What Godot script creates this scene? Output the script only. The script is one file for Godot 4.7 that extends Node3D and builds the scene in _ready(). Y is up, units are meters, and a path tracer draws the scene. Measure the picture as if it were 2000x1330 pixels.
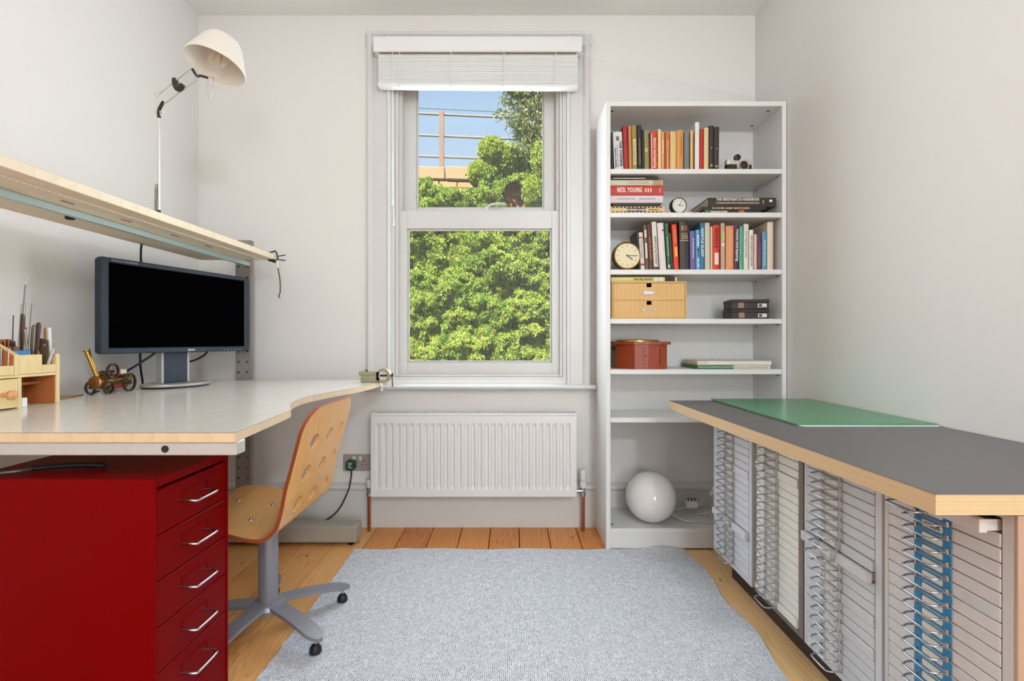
extends Node3D
# A small home workshop: desk with monitor on the left, sash window on the back wall,
# bookcase and drawer cabinets on the right. Metres, y up, the camera looks along -z.

const EYE := 0.948
const BACK := -2.461
const LEFT := -1.602
const RIGHT := 1.243
const CEIL := 2.61
const REAR := 2.6
const DESK := 0.757

var taken := {}
var M := {}
var rng := RandomNumberGenerator.new()
var font_sans: SystemFont
var font_serif: SystemFont
var group_no := 0

# ---------------------------------------------------------------- small helpers
func c8(r: int, g: int, b: int) -> Color:
	return Color8(r, g, b)

# a point measured in the photograph at a known distance from the lens
func spot(u: float, v: float, d: float) -> Vector3:
	return Vector3((u - 1000.0) * d / 940.0, EYE - (v - 665.0) * d / 940.0, -d)

func mat(key: String, col: Color, rough := 0.6, metal := 0.0, spec := 0.5) -> StandardMaterial3D:
	if M.has(key):
		return M[key]
	var m := StandardMaterial3D.new()
	m.resource_name = key
	m.albedo_color = col
	m.roughness = rough
	m.metallic = metal
	m.metallic_specular = spec
	M[key] = m
	return m

func cm(col: Color, rough := 0.6, metal := 0.0) -> StandardMaterial3D:
	return mat("c_%s_%.2f_%.2f" % [col.to_html(false), rough, metal], col, rough, metal)

func tex_mat(key: String, tex: Texture2D, rough := 0.6, tri := 0.0, spec := 0.5) -> StandardMaterial3D:
	var m := mat(key, Color.WHITE, rough, 0.0, spec)
	m.albedo_texture = tex
	if tri > 0.0:
		m.uv1_triplanar = true
		m.uv1_scale = Vector3.ONE * tri
	return m

func numbered(called: String) -> String:
	if not taken.has(called):
		taken[called] = 0
		return called
	taken[called] += 1
	return "%s_%03d" % [called, taken[called]]

func tag(o: Node3D, label: String, category: String, group := "") -> void:
	o.set_meta("label", label)
	o.set_meta("category", category)
	if group != "":
		o.set_meta("group", group)

func thing(called: String, label: String, category: String, where := Vector3.ZERO, turn := 0.0, group := "") -> Node3D:
	var o := Node3D.new()
	o.name = numbered(called)
	add_child(o)
	o.position = where
	o.rotation.y = turn
	tag(o, label, category, group)
	return o

func setting(called: String) -> Node3D:
	var o := Node3D.new()
	o.name = numbered(called)
	add_child(o)
	o.set_meta("kind", "structure")
	return o

func S() -> SurfaceTool:
	var st := SurfaceTool.new()
	st.begin(Mesh.PRIMITIVE_TRIANGLES)
	st.set_smooth_group(-1)
	return st

func obj(called: String, st: SurfaceTool, m: Material, parent: Node3D) -> MeshInstance3D:
	st.generate_normals()
	return inst(called, st.commit(), m, parent)

func inst(called: String, mesh: Mesh, m: Material, parent: Node3D, xf := Transform3D()) -> MeshInstance3D:
	var o := MeshInstance3D.new()
	o.mesh = mesh
	o.material_override = m
	o.transform = xf
	if parent == self:
		o.name = numbered(called)
		add_child(o)
	else:
		o.name = called
		parent.add_child(o, true)
	return o

func shell(called: String, st: SurfaceTool, m: Material) -> MeshInstance3D:
	var o := obj(called, st, m, self)
	o.set_meta("kind", "structure")
	return o

# ---------------------------------------------------------------- geometry
func tri(st: SurfaceTool, a: Vector3, b: Vector3, c: Vector3, hint: Vector3) -> void:
	if (b - a).cross(c - a).dot(hint) > 0.0:
		st.add_vertex(a); st.add_vertex(c); st.add_vertex(b)
	else:
		st.add_vertex(a); st.add_vertex(b); st.add_vertex(c)

func quad(st: SurfaceTool, a: Vector3, b: Vector3, c: Vector3, d: Vector3, hint: Vector3) -> void:
	tri(st, a, b, c, hint)
	tri(st, a, c, d, hint)

# box with chamfered edges; lo and hi are corners
func bx(st: SurfaceTool, lo: Vector3, hi: Vector3, ch := 0.0, xf := Transform3D()) -> void:
	st.set_smooth_group(-1)
	var a := Vector3(minf(lo.x, hi.x), minf(lo.y, hi.y), minf(lo.z, hi.z))
	var b := Vector3(maxf(lo.x, hi.x), maxf(lo.y, hi.y), maxf(lo.z, hi.z))
	var c := (a + b) / 2.0
	var h := (b - a) / 2.0
	ch = minf(ch, minf(h.x, minf(h.y, h.z)) * 0.9)
	for ax in 3:
		var i := (ax + 1) % 3
		var j := (ax + 2) % 3
		for s in [-1.0, 1.0]:
			var n := Vector3.ZERO
			n[ax] = s
			var q := []
			for k in [[-1, -1], [1, -1], [1, 1], [-1, 1]]:
				var p := Vector3.ZERO
				p[ax] = s * h[ax]
				p[i] = k[0] * (h[i] - ch)
				p[j] = k[1] * (h[j] - ch)
				q.append(xf * (c + p))
			quad(st, q[0], q[1], q[2], q[3], xf.basis * n)
	if ch <= 0.0:
		return
	for ax in 3:
		var i := (ax + 1) % 3
		var j := (ax + 2) % 3
		for si in [-1.0, 1.0]:
			for sj in [-1.0, 1.0]:
				var n := Vector3.ZERO
				n[i] = si
				n[j] = sj
				var q := []
				for k in [[-1, 0], [1, 0], [1, 1], [-1, 1]]:
					var p := Vector3.ZERO
					p[ax] = k[0] * (h[ax] - ch)
					p[i] = si * (h[i] - (ch if k[1] == 1 else 0.0))
					p[j] = sj * (h[j] - (0.0 if k[1] == 1 else ch))
					q.append(xf * (c + p))
				quad(st, q[0], q[1], q[2], q[3], xf.basis * n)
	for sx in [-1.0, 1.0]:
		for sy in [-1.0, 1.0]:
			for sz in [-1.0, 1.0]:
				var s := Vector3(sx, sy, sz)
				tri(st, xf * (c + s * Vector3(h.x, h.y - ch, h.z - ch)), xf * (c + s * Vector3(h.x - ch, h.y, h.z - ch)), xf * (c + s * Vector3(h.x - ch, h.y - ch, h.z)), xf.basis * s)

func box(called: String, lo: Vector3, hi: Vector3, m: Material, parent: Node3D, ch := 0.0) -> MeshInstance3D:
	var st := S()
	bx(st, lo, hi, ch)
	return obj(called, st, m, parent)

# flat outline (x, y) pulled from z0 to z1, then moved by xf
func ext(st: SurfaceTool, poly: PackedVector2Array, z0: float, z1: float, xf := Transform3D(), smooth := false) -> void:
	st.set_smooth_group(-1)
	var t := Geometry2D.triangulate_polygon(poly)
	for k in range(0, t.size(), 3):
		for z in [z0, z1]:
			var p := []
			for e in 3:
				var q: Vector2 = poly[t[k + e]]
				p.append(xf * Vector3(q.x, q.y, z))
			tri(st, p[0], p[1], p[2], xf.basis * Vector3(0, 0, (1.0 if z == maxf(z0, z1) else -1.0)))
	var cw := Geometry2D.is_polygon_clockwise(poly)
	if smooth:
		group_no += 1
		st.set_smooth_group(group_no)
	for k in poly.size():
		var a := poly[k]
		var b := poly[(k + 1) % poly.size()]
		var e := b - a
		var n := Vector3(e.y, -e.x, 0) * (-1.0 if cw else 1.0)
		quad(st, xf * Vector3(a.x, a.y, z0), xf * Vector3(b.x, b.y, z0), xf * Vector3(b.x, b.y, z1), xf * Vector3(a.x, a.y, z1), xf.basis * n)
	st.set_smooth_group(-1)

# outline in plan: points are (x, distance from the lens), pulled from y0 to y1
func plan(st: SurfaceTool, pts: Array, y0: float, y1: float) -> void:
	var poly := PackedVector2Array()
	for p in pts:
		poly.append(p)
	# local (x, y, z) -> world (x, z, -y)
	ext(st, poly, y0, y1, Transform3D(Basis(Vector3(1, 0, 0), Vector3(0, 0, -1), Vector3(0, 1, 0)), Vector3.ZERO))

func rrect(w: float, h: float, r: float, n := 5) -> PackedVector2Array:
	var p := PackedVector2Array()
	for k in 4:
		var c := Vector2((w / 2 - r) * (1 if k in [0, 3] else -1), (h / 2 - r) * (1 if k < 2 else -1))
		for i in n + 1:
			var a := PI / 2 * (k + float(i) / n)
			p.append(c + Vector2(cos(a), sin(a)) * r)
	return p

func disc(r: float, n := 24, sx := 1.0, sy := 1.0) -> PackedVector2Array:
	var p := PackedVector2Array()
	for i in n:
		p.append(Vector2(cos(TAU * i / n) * r * sx, sin(TAU * i / n) * r * sy))
	return p

# profile of (radius, height), bottom to top gives an outward surface
func lathe(st: SurfaceTool, prof: Array, n := 24, xf := Transform3D(), a0 := 0.0, a1 := TAU) -> void:
	group_no += 1
	var last := Vector2.ZERO
	for k in prof.size() - 1:
		var p: Vector2 = prof[k]
		var q: Vector2 = prof[k + 1]
		var d := (q - p).normalized()
		if k > 0 and d.dot(last) < 0.75:
			group_no += 1
		last = d
		st.set_smooth_group(group_no)
		var nn := Vector2(d.y, -d.x)
		for i in n:
			var t0 := a0 + (a1 - a0) * i / n
			var t1 := a0 + (a1 - a0) * (i + 1) / n
			var tm := (t0 + t1) / 2
			var e0 := Vector3(cos(t0), 0, sin(t0))
			var e1 := Vector3(cos(t1), 0, sin(t1))
			var hint := xf.basis * (Vector3(cos(tm), 0, sin(tm)) * nn.x + Vector3.UP * nn.y)
			var A := xf * (e0 * p.x + Vector3.UP * p.y)
			var B := xf * (e1 * p.x + Vector3.UP * p.y)
			var C := xf * (e1 * q.x + Vector3.UP * q.y)
			var D := xf * (e0 * q.x + Vector3.UP * q.y)
			if p.x < 1e-6:
				tri(st, A, C, D, hint)
			elif q.x < 1e-6:
				tri(st, A, B, C, hint)
			else:
				quad(st, A, B, C, D, hint)
	st.set_smooth_group(-1)

func aim(from: Vector3, to: Vector3) -> Transform3D:
	var y := (to - from).normalized()
	var x := y.cross(Vector3(0.123, 0.456, 0.881)).normalized()
	return Transform3D(Basis(x, y, x.cross(y)), from)

func rod(st: SurfaceTool, a: Vector3, b: Vector3, r0: float, r1 := -1.0, n := 12) -> void:
	if r1 < 0.0:
		r1 = r0
	var l := a.distance_to(b)
	lathe(st, [Vector2(0, 0), Vector2(r0, 0), Vector2(r1, l), Vector2(0, l)], n, aim(a, b))

# smooth tube through points
func tube(st: SurfaceTool, pts: Array, r: float, n := 8, soften := 0, flat := 1.0) -> void:
	var p := []
	if soften > 0:
		for k in pts.size() - 1:
			var p0: Vector3 = pts[maxi(k - 1, 0)]
			var p1: Vector3 = pts[k]
			var p2: Vector3 = pts[k + 1]
			var p3: Vector3 = pts[mini(k + 2, pts.size() - 1)]
			for i in soften:
				p.append(p1.cubic_interpolate(p2, p0, p3, float(i) / soften))
		p.append(pts[-1])
	else:
		p = pts
	group_no += 1
	st.set_smooth_group(group_no)
	var up := Vector3(0.21, 0.93, 0.31)
	var rings := []
	for k in p.size():
		var t: Vector3 = (p[mini(k + 1, p.size() - 1)] - p[maxi(k - 1, 0)]).normalized()
		var x := up - t * up.dot(t)
		if x.length() < 1e-3:
			x = Vector3(1, 0, 0) - t * t.x
		x = x.normalized()
		up = x
		var y := t.cross(x)
		var ring := []
		for i in n:
			ring.append(p[k] + (x * cos(TAU * i / n) + y * sin(TAU * i / n) * flat) * r)
		rings.append(ring)
	for k in p.size() - 1:
		for i in n:
			var j := (i + 1) % n
			var hint: Vector3 = rings[k][i] + rings[k][j] - p[k] * 2.0
			quad(st, rings[k][i], rings[k][j], rings[k + 1][j], rings[k + 1][i], hint)
	st.set_smooth_group(-1)
	for i in range(1, n - 1):
		tri(st, rings[0][0], rings[0][i], rings[0][i + 1], p[0] - p[1])
		tri(st, rings[-1][0], rings[-1][i], rings[-1][i + 1], p[-1] - p[-2])

func ball(st: SurfaceTool, c: Vector3, r: float, n := 20, sy := 1.0) -> void:
	var prof := []
	var m := n / 2
	for k in m + 1:
		var a := -PI / 2 + PI * k / m
		prof.append(Vector2(maxf(cos(a), 0.0) * r if k > 0 and k < m else 0.0, sin(a) * r * sy))
	lathe(st, prof, n, Transform3D(Basis(), c))

# flat lettering; faces +z, centred, size = height of a capital
func words(text: String, size: float, m: Material, parent: Node3D, xf: Transform3D, width := 0.0, bold := true, serif := false) -> void:
	var t := TextMesh.new()
	t.text = text
	t.font = font_serif if serif else font_sans
	t.font_size = 32
	t.pixel_size = size / 23.0
	t.depth = 0.0006
	t.curve_step = 3.0
	var o := inst("lettering", t, m, parent, xf)
	if width > 0.0:
		var w := t.get_aabb().size.x
		if w > 0.0:
			o.transform = xf * Transform3D(Basis.from_scale(Vector3(width / w, 1, 1)), Vector3.ZERO)

# ---------------------------------------------------------------- computed textures
func picture(w: int, h: int, f: Callable) -> ImageTexture:
	var b := PackedByteArray()
	b.resize(w * h * 3)
	var k := 0
	for y in h:
		for x in w:
			var c: Color = f.call(x, y)
			b[k] = clampi(int(c.r * 255.0), 0, 255)
			b[k + 1] = clampi(int(c.g * 255.0), 0, 255)
			b[k + 2] = clampi(int(c.b * 255.0), 0, 255)
			k += 3
	return ImageTexture.create_from_image(Image.create_from_data(w, h, false, Image.FORMAT_RGB8, b))

# boards: grain runs along the picture's height
func grain(w: int, h: int, sd: int, base: Color, late: Color, rings: float, strength: float, knots: Array, knot_col: Color, wander := 1.2) -> ImageTexture:
	var n := FastNoiseLite.new()
	n.seed = sd
	n.frequency = 1.0
	n.fractal_octaves = 3
	var fine := FastNoiseLite.new()
	fine.seed = sd + 7
	fine.frequency = 1.0
	fine.fractal_octaves = 2
	return picture(w, h, func(x: int, y: int) -> Color:
		var u := float(x) / w
		var v := float(y) / h
		var ay := v * 3.0
		# close the seam along the length
		var a := n.get_noise_2d(u * 1.3, ay) * (1.0 - v) + n.get_noise_2d(u * 1.3, ay - 3.0) * v
		var ring := u * rings + a * wander * 3.0
		var dark := 0.0
		for k in knots:
			var dv: Vector2 = Vector2((u - k.x) * 3.0, (v - k.y) * 16.0)
			var d := dv.length()
			ring += exp(-d * d * 1.3) * 1.6 * signf(u - k.x + 0.001)
			dark = maxf(dark, clampf(1.4 - d / k.z, 0.0, 1.0))
		var r := fposmod(ring, 1.0)
		var l := pow(r, 3.0) * strength
		var f := fine.get_noise_2d(u * 60.0, v * 14.0) * 0.5 + fine.get_noise_2d(u * 9.0, v * 3.0) * 0.5
		var c := base.lerp(late, clampf(l + f * 0.35, 0.0, 1.0))
		c = c.lerp(knot_col, dark * 0.85)
		return c)

# ---------------------------------------------------------------- the scene
func _ready() -> void:
	rng.seed = 20240611
	font_sans = SystemFont.new()
	font_sans.font_names = PackedStringArray(["Droid Sans"])
	font_sans.font_weight = 700
	font_serif = SystemFont.new()
	font_serif.font_names = PackedStringArray(["Droid Serif"])

	var cam := Camera3D.new()
	cam.name = "camera"
	cam.position = Vector3(0, EYE, 0)
	cam.keep_aspect = Camera3D.KEEP_HEIGHT
	cam.fov = rad_to_deg(2.0 * atan(665.0 / 940.0))
	cam.near = 0.05
	cam.far = 200.0
	add_child(cam)
	cam.current = true

	var sky_mat := ProceduralSkyMaterial.new()
	sky_mat.sky_top_color = c8(128, 184, 238)
	sky_mat.sky_horizon_color = c8(222, 238, 249)
	sky_mat.sky_curve = 0.5
	sky_mat.ground_horizon_color = c8(170, 176, 160)
	sky_mat.ground_bottom_color = c8(110, 112, 98)
	sky_mat.sky_energy_multiplier = 1.0
	var sky := Sky.new()
	sky.sky_material = sky_mat
	var env := Environment.new()
	env.background_mode = Environment.BG_SKY
	env.sky = sky
	env.tonemap_mode = Environment.TONE_MAPPER_LINEAR
	env.tonemap_exposure = 1.0
	env.ambient_light_source = Environment.AMBIENT_SOURCE_DISABLED
	env.sdfgi_enabled = true
	env.ssao_enabled = true
	env.ssil_enabled = true
	var we := WorldEnvironment.new()
	we.name = "environment"
	we.environment = env
	add_child(we)

	var sun := DirectionalLight3D.new()
	sun.name = "sun"
	sun.light_color = Color(1.0, 0.95, 0.86)
	sun.light_energy = 4.2
	sun.light_angular_distance = 0.53
	sun.shadow_enabled = true
	sun.sky_mode = DirectionalLight3D.SKY_MODE_LIGHT_ONLY
	add_child(sun)
	sun.look_at_from_position(Vector3.ZERO, Vector3(0.4, -0.92, -1.0))

	# daylight entering by the sash window
	var day := AreaLight3D.new()
	day.name = "window_daylight"
	day.area_size = Vector2(0.74, 1.45)
	day.light_color = Color(0.915, 0.968, 1.0)
	day.light_energy = 1.75
	day.shadow_enabled = true
	day.area_range = 12.0
	add_child(day)
	day.look_at_from_position(Vector3(-0.17, 1.46, BACK - 0.002), Vector3(-0.17, 1.46, 1.0))

	# frontal light in place of a flash, at an added door behind the camera
	var rear := AreaLight3D.new()
	rear.name = "added_door_fill"
	rear.area_size = Vector2(0.34, 1.2)
	rear.light_color = Color(0.925, 0.965, 1.0)
	rear.light_energy = 3.1
	rear.shadow_enabled = true
	rear.area_range = 12.0
	add_child(rear)
	rear.look_at_from_position(Vector3(0.86, 1.1, REAR - 0.07), Vector3(0.86, 1.1, 0.0))

	added_ceiling_lamp()

	make_textures()
	build_room()
	build_window()
	build_outside()
	build_desk()
	build_cabinets()
	build_bookcase()
	build_books()
	build_shelf_things()
	build_desk_things()
	build_chair()
	build_radiator()
	build_rug()

# added round pendant, unseen behind the camera, to balance the brightness of the room
func added_ceiling_lamp() -> void:
	var t := thing("added_pendant", "added round white pendant lamp, out of view, brightening the room from behind the camera", "lamp", Vector3(0.75, 2.05, 0.95))
	var st := S()
	lathe(st, [Vector2(0, CEIL - 2.05 - 0.03), Vector2(0.05, CEIL - 2.05 - 0.025), Vector2(0.055, CEIL - 2.05 - 0.001), Vector2(0, CEIL - 2.05 - 0.001)], 24)
	obj("ceiling_rose", st, mat("housing_white", c8(235, 235, 232), 0.4), t)
	st = S()
	rod(st, Vector3(0, 0.12, 0), Vector3(0, CEIL - 2.05 - 0.03, 0), 0.004)
	obj("flex", st, M.housing_white, t)
	var g := mat("light_globe", c8(240, 240, 238), 0.5)
	g.emission_enabled = true
	g.emission = c8(246, 250, 255)
	g.emission_energy_multiplier = 1.5
	st = S()
	ball(st, Vector3.ZERO, 0.13, 32)
	obj("glass_globe", st, g, t)
	var l := OmniLight3D.new()
	l.name = "added_pendant_glow"
	l.light_size = 0.1
	l.light_color = Color(0.925, 0.965, 1.0)
	l.light_energy = 1.5
	l.shadow_enabled = true
	l.omni_range = 12.0
	t.add_child(l)

func make_textures() -> void:
	var kn := c8(92, 48, 24)
	for k in 5:
		var knots := []
		rng.seed = 100 + k
		for i in 2 + k % 2:
			knots.append(Vector3(rng.randf_range(0.15, 0.85), (i + rng.randf_range(0.1, 0.8)) / 5.0, rng.randf_range(0.07, 0.14)))
		var base: Color = [c8(216, 142, 70), c8(208, 130, 60), c8(222, 150, 78), c8(200, 122, 54), c8(218, 146, 70)][k]
		var late: Color = [c8(180, 98, 38), c8(170, 88, 32), c8(190, 110, 46), c8(160, 80, 28), c8(182, 102, 38)][k]
		tex_mat("pine_%d" % k, grain(160, 1280, 40 + k, base, late, 6.0 + k * 0.8, 0.55, knots, kn, 0.55), 0.42)  # deeper orange: shade along the back wall is put into the board colour
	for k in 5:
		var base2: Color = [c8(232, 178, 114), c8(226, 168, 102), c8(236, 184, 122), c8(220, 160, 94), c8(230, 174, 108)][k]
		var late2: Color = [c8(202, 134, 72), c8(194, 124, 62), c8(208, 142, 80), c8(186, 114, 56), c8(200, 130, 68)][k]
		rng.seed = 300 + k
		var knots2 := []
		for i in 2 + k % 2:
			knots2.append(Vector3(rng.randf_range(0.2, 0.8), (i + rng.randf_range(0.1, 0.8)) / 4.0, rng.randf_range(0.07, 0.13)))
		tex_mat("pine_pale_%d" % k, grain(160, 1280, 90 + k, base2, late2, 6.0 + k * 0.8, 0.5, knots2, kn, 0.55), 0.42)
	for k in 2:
		tex_mat("pine_lightened_%d" % k, grain(160, 1280, 120 + k, c8(248, 206, 150), c8(224, 170, 108), 7.0, 0.45, [Vector3(0.35, 0.42, 0.1), Vector3(0.62, 0.45, 0.11), Vector3(0.5, 0.86, 0.08)], kn, 0.5), 0.42)  # pale boards, lightened further to offset the shade beside the cabinets
	tex_mat("birch_top", grain(256, 768, 61, c8(240, 235, 226), c8(230, 220, 206), 9.0, 0.35, [], kn, 0.5), 0.16)
	tex_mat("birch_edge", grain(256, 256, 62, c8(220, 196, 160), c8(204, 174, 134), 9.0, 0.4, [], kn, 0.5), 0.45, 2.0)
	tex_mat("shelf_wood", grain(256, 512, 63, c8(226, 210, 182), c8(210, 188, 152), 10.0, 0.4, [], kn, 0.5), 0.4)
	tex_mat("beech", grain(256, 512, 64, c8(224, 172, 106), c8(198, 136, 74), 14.0, 0.4, [], kn, 0.5), 0.32, 2.2)
	tex_mat("beech_seat", grain(256, 512, 65, c8(206, 150, 96), c8(178, 116, 66), 16.0, 0.45, [], kn, 0.5), 0.32, 2.2)
	tex_mat("box_wood", grain(256, 256, 66, c8(224, 180, 112), c8(206, 156, 90), 16.0, 0.35, [], kn, 0.14), 0.5, 3.0)
	tex_mat("light_wood", grain(256, 256, 67, c8(232, 206, 150), c8(216, 184, 124), 10.0, 0.35, [], kn, 0.5), 0.5, 4.0)
	tex_mat("mahogany", grain(256, 256, 68, c8(158, 66, 26), c8(112, 36, 14), 22.0, 0.4, [], kn, 0.12), 0.38, 4.0)
	# plywood edge: fine veneer lines one above the other
	tex_mat("ply_edge", picture(64, 128, func(x: int, y: int) -> Color:
		var b := int(y / 5.6) % 2
		var h := fposmod(sin(x * 12.9898 + y * 78.233) * 43758.5, 1.0) * 0.05
		var e := 0.8 if fposmod(y, 5.6) < 1.2 else 1.0
		return (c8(228, 200, 158) if b == 0 else c8(206, 170, 124)) * (e + h)), 0.55)
	# woven rug: pale warp threads along the depth, dark weft dashes between them
	var nz := FastNoiseLite.new()
	nz.seed = 5
	nz.frequency = 0.012
	var r2 := RandomNumberGenerator.new()
	r2.seed = 77
	# each column of weft holds runs of dark and pale yarn of uneven length
	var W := 1040
	var tone := PackedFloat32Array()
	tone.resize(104 * W)
	for cx in 104:
		var y := 0
		while y < W:
			var run := r2.randi_range(5, 18)
			var dark := clampf(0.62 + 0.22 * r2.randfn(), 0.1, 1.0)
			for q in run:
				if y + q < W:
					var e := minf(1.0, minf(q + 1, run - q) / 3.0)
					tone[cx * W + y + q] = dark * e
			y += run
	var weft := PackedFloat32Array()
	for y in W:
		weft.append(r2.randf_range(0.0, 1.0))
	tex_mat("rug", picture(W, W, func(x: int, y: int) -> Color:
		var cx := x / 10
		var ix := x % 10
		var n := nz.get_noise_2d(x, y) * 0.5 + 0.5
		var d: float = tone[cx * W + y] * (0.6 + 0.5 * n)
		var across: float = [0.0, 0.0, 0.15, 0.6, 1.0, 1.0, 1.0, 1.0, 0.6, 0.15][ix]
		var c := c8(236, 238, 242).lerp(c8(74, 80, 100), clampf(d * across, 0.0, 0.9))
		if y % 5 == 0:
			c = c.lerp(c8(206, 208, 216), 0.35 + 0.3 * weft[y])
		return c), 0.95)
	var wall_n := NoiseTexture2D.new()
	wall_n.width = 512
	wall_n.height = 512
	wall_n.seamless = true
	wall_n.as_normal_map = true
	wall_n.bump_strength = 1.0
	var fn := FastNoiseLite.new()
	fn.seed = 3
	fn.frequency = 0.05
	wall_n.noise = fn
	var w := mat("wall", c8(233, 230, 226), 0.75)
	w.normal_enabled = true
	w.normal_texture = wall_n
	w.normal_scale = 0.12
	w.uv1_triplanar = true
	w.uv1_world_triplanar = true
	w.uv1_scale = Vector3.ONE * 1.7
	mat("ceiling", c8(240, 239, 236), 0.8)
	mat("trim", c8(217, 216, 213), 0.35)
	mat("white_laminate", c8(232, 231, 228), 0.3)
	mat("black", c8(20, 20, 22), 0.5)
	mat("chrome", c8(186, 188, 194), 0.24, 1.0)
	mat("brass", c8(196, 158, 84), 0.25, 1.0)
	mat("steel_grey", c8(158, 160, 166), 0.4, 0.3)
	var g := mat("glass", Color(0.96, 0.985, 0.975, 0.03), 0.02, 0.0, 0.26)
	g.transparency = BaseMaterial3D.TRANSPARENCY_ALPHA

func build_room() -> void:
	var wall: Material = M.wall
	var st := S()
	bx(st, Vector3(LEFT - 0.14, -0.14, BACK - 0.3), Vector3(LEFT, CEIL + 0.14, REAR + 0.14))
	shell("wall_left", st, wall)
	st = S()
	bx(st, Vector3(RIGHT, -0.14, BACK - 0.3), Vector3(RIGHT + 0.14, CEIL + 0.14, REAR + 0.14))
	shell("wall_right", st, wall)
	st = S()
	bx(st, Vector3(LEFT, -0.14, BACK - 0.3), Vector3(-0.62, CEIL, BACK))
	bx(st, Vector3(0.28, -0.14, BACK - 0.3), Vector3(RIGHT, CEIL, BACK))
	bx(st, Vector3(-0.62, -0.14, BACK - 0.3), Vector3(0.28, 0.745, BACK))
	bx(st, Vector3(-0.62, 2.44, BACK - 0.3), Vector3(0.28, CEIL, BACK))
	shell("wall_back", st, wall)
	st = S()
	bx(st, Vector3(LEFT, -0.14, REAR), Vector3(RIGHT, CEIL, REAR + 0.14))
	shell("wall_rear", st, wall)
	st = S()
	bx(st, Vector3(LEFT, CEIL, BACK - 0.3), Vector3(RIGHT, CEIL + 0.14, REAR + 0.14))
	shell("ceiling", st, M.ceiling)

	# floor: old pine boards running away from the lens over a dark subfloor
	st = S()
	bx(st, Vector3(LEFT, -0.14, BACK), Vector3(RIGHT, -0.022, REAR))
	var fl := shell("floor", st, cm(c8(40, 26, 18), 0.9))
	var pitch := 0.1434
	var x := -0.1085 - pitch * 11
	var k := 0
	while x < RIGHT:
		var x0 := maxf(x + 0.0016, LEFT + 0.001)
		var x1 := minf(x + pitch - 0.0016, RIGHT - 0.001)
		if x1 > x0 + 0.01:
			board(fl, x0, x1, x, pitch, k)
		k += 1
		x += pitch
	# skirting boards with a rounded top
	for side in ["back", "left", "right"]:
		st = S()
		var prof := PackedVector2Array([Vector2(0, 0.0), Vector2(0.02, 0.0), Vector2(0.02, 0.186), Vector2(0.026, 0.19), Vector2(0.032, 0.197), Vector2(0.033, 0.206), Vector2(0.028, 0.214), Vector2(0.018, 0.218), Vector2(0.008, 0.222), Vector2(0, 0.224)])
		var xf: Transform3D
		var l0 := LEFT + 0.034
		var l1 := RIGHT - 0.034
		if side == "back":
			xf = Transform3D(Basis(Vector3(0, 0, 1), Vector3(0, 1, 0), Vector3(-1, 0, 0)), Vector3(0, 0, BACK))
			ext(st, prof, -l1, -l0, xf)
		elif side == "left":
			xf = Transform3D(Basis(Vector3(1, 0, 0), Vector3(0, 1, 0), Vector3(0, 0, 1)), Vector3(LEFT, 0, 0))
			ext(st, prof, BACK, REAR, xf)
		else:
			xf = Transform3D(Basis(Vector3(-1, 0, 0), Vector3(0, 1, 0), Vector3(0, 0, -1)), Vector3(RIGHT, 0, 0))
			ext(st, prof, -REAR, -BACK, xf)
		shell("baseboard_" + side, st, M.trim)
	# added glazed door, out of view, its pane glowing in place of a flash
	var dr := setting("added_door_1")
	st = S()
	var z := REAR
	bx(st, Vector3(0.52, 0.0, z - 0.05), Vector3(0.69, 2.05, z), 0.003)
	bx(st, Vector3(1.03, 0.0, z - 0.05), Vector3(1.2, 2.05, z), 0.003)
	bx(st, Vector3(0.69, 1.7, z - 0.05), Vector3(1.03, 2.05, z), 0.003)
	bx(st, Vector3(0.69, 0.0, z - 0.05), Vector3(1.03, 0.5, z), 0.003)
	obj("door_frame", st, M.trim, dr)
	var lit := mat("added_glow_pane", c8(240, 240, 236), 0.3)
	lit.emission_enabled = true
	lit.emission = c8(255, 250, 240)
	lit.emission_energy_multiplier = 1.4
	box("glow_pane", Vector3(0.69, 0.5, z - 0.03), Vector3(1.03, 1.7, z - 0.02), lit, dr)
	st = S()
	ball(st, Vector3(0.555, 1.0, z - 0.09), 0.028, 16)
	rod(st, Vector3(0.555, 1.0, z - 0.05), Vector3(0.555, 1.0, z - 0.08), 0.01)
	obj("door_knob", st, M.brass, dr)

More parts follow.
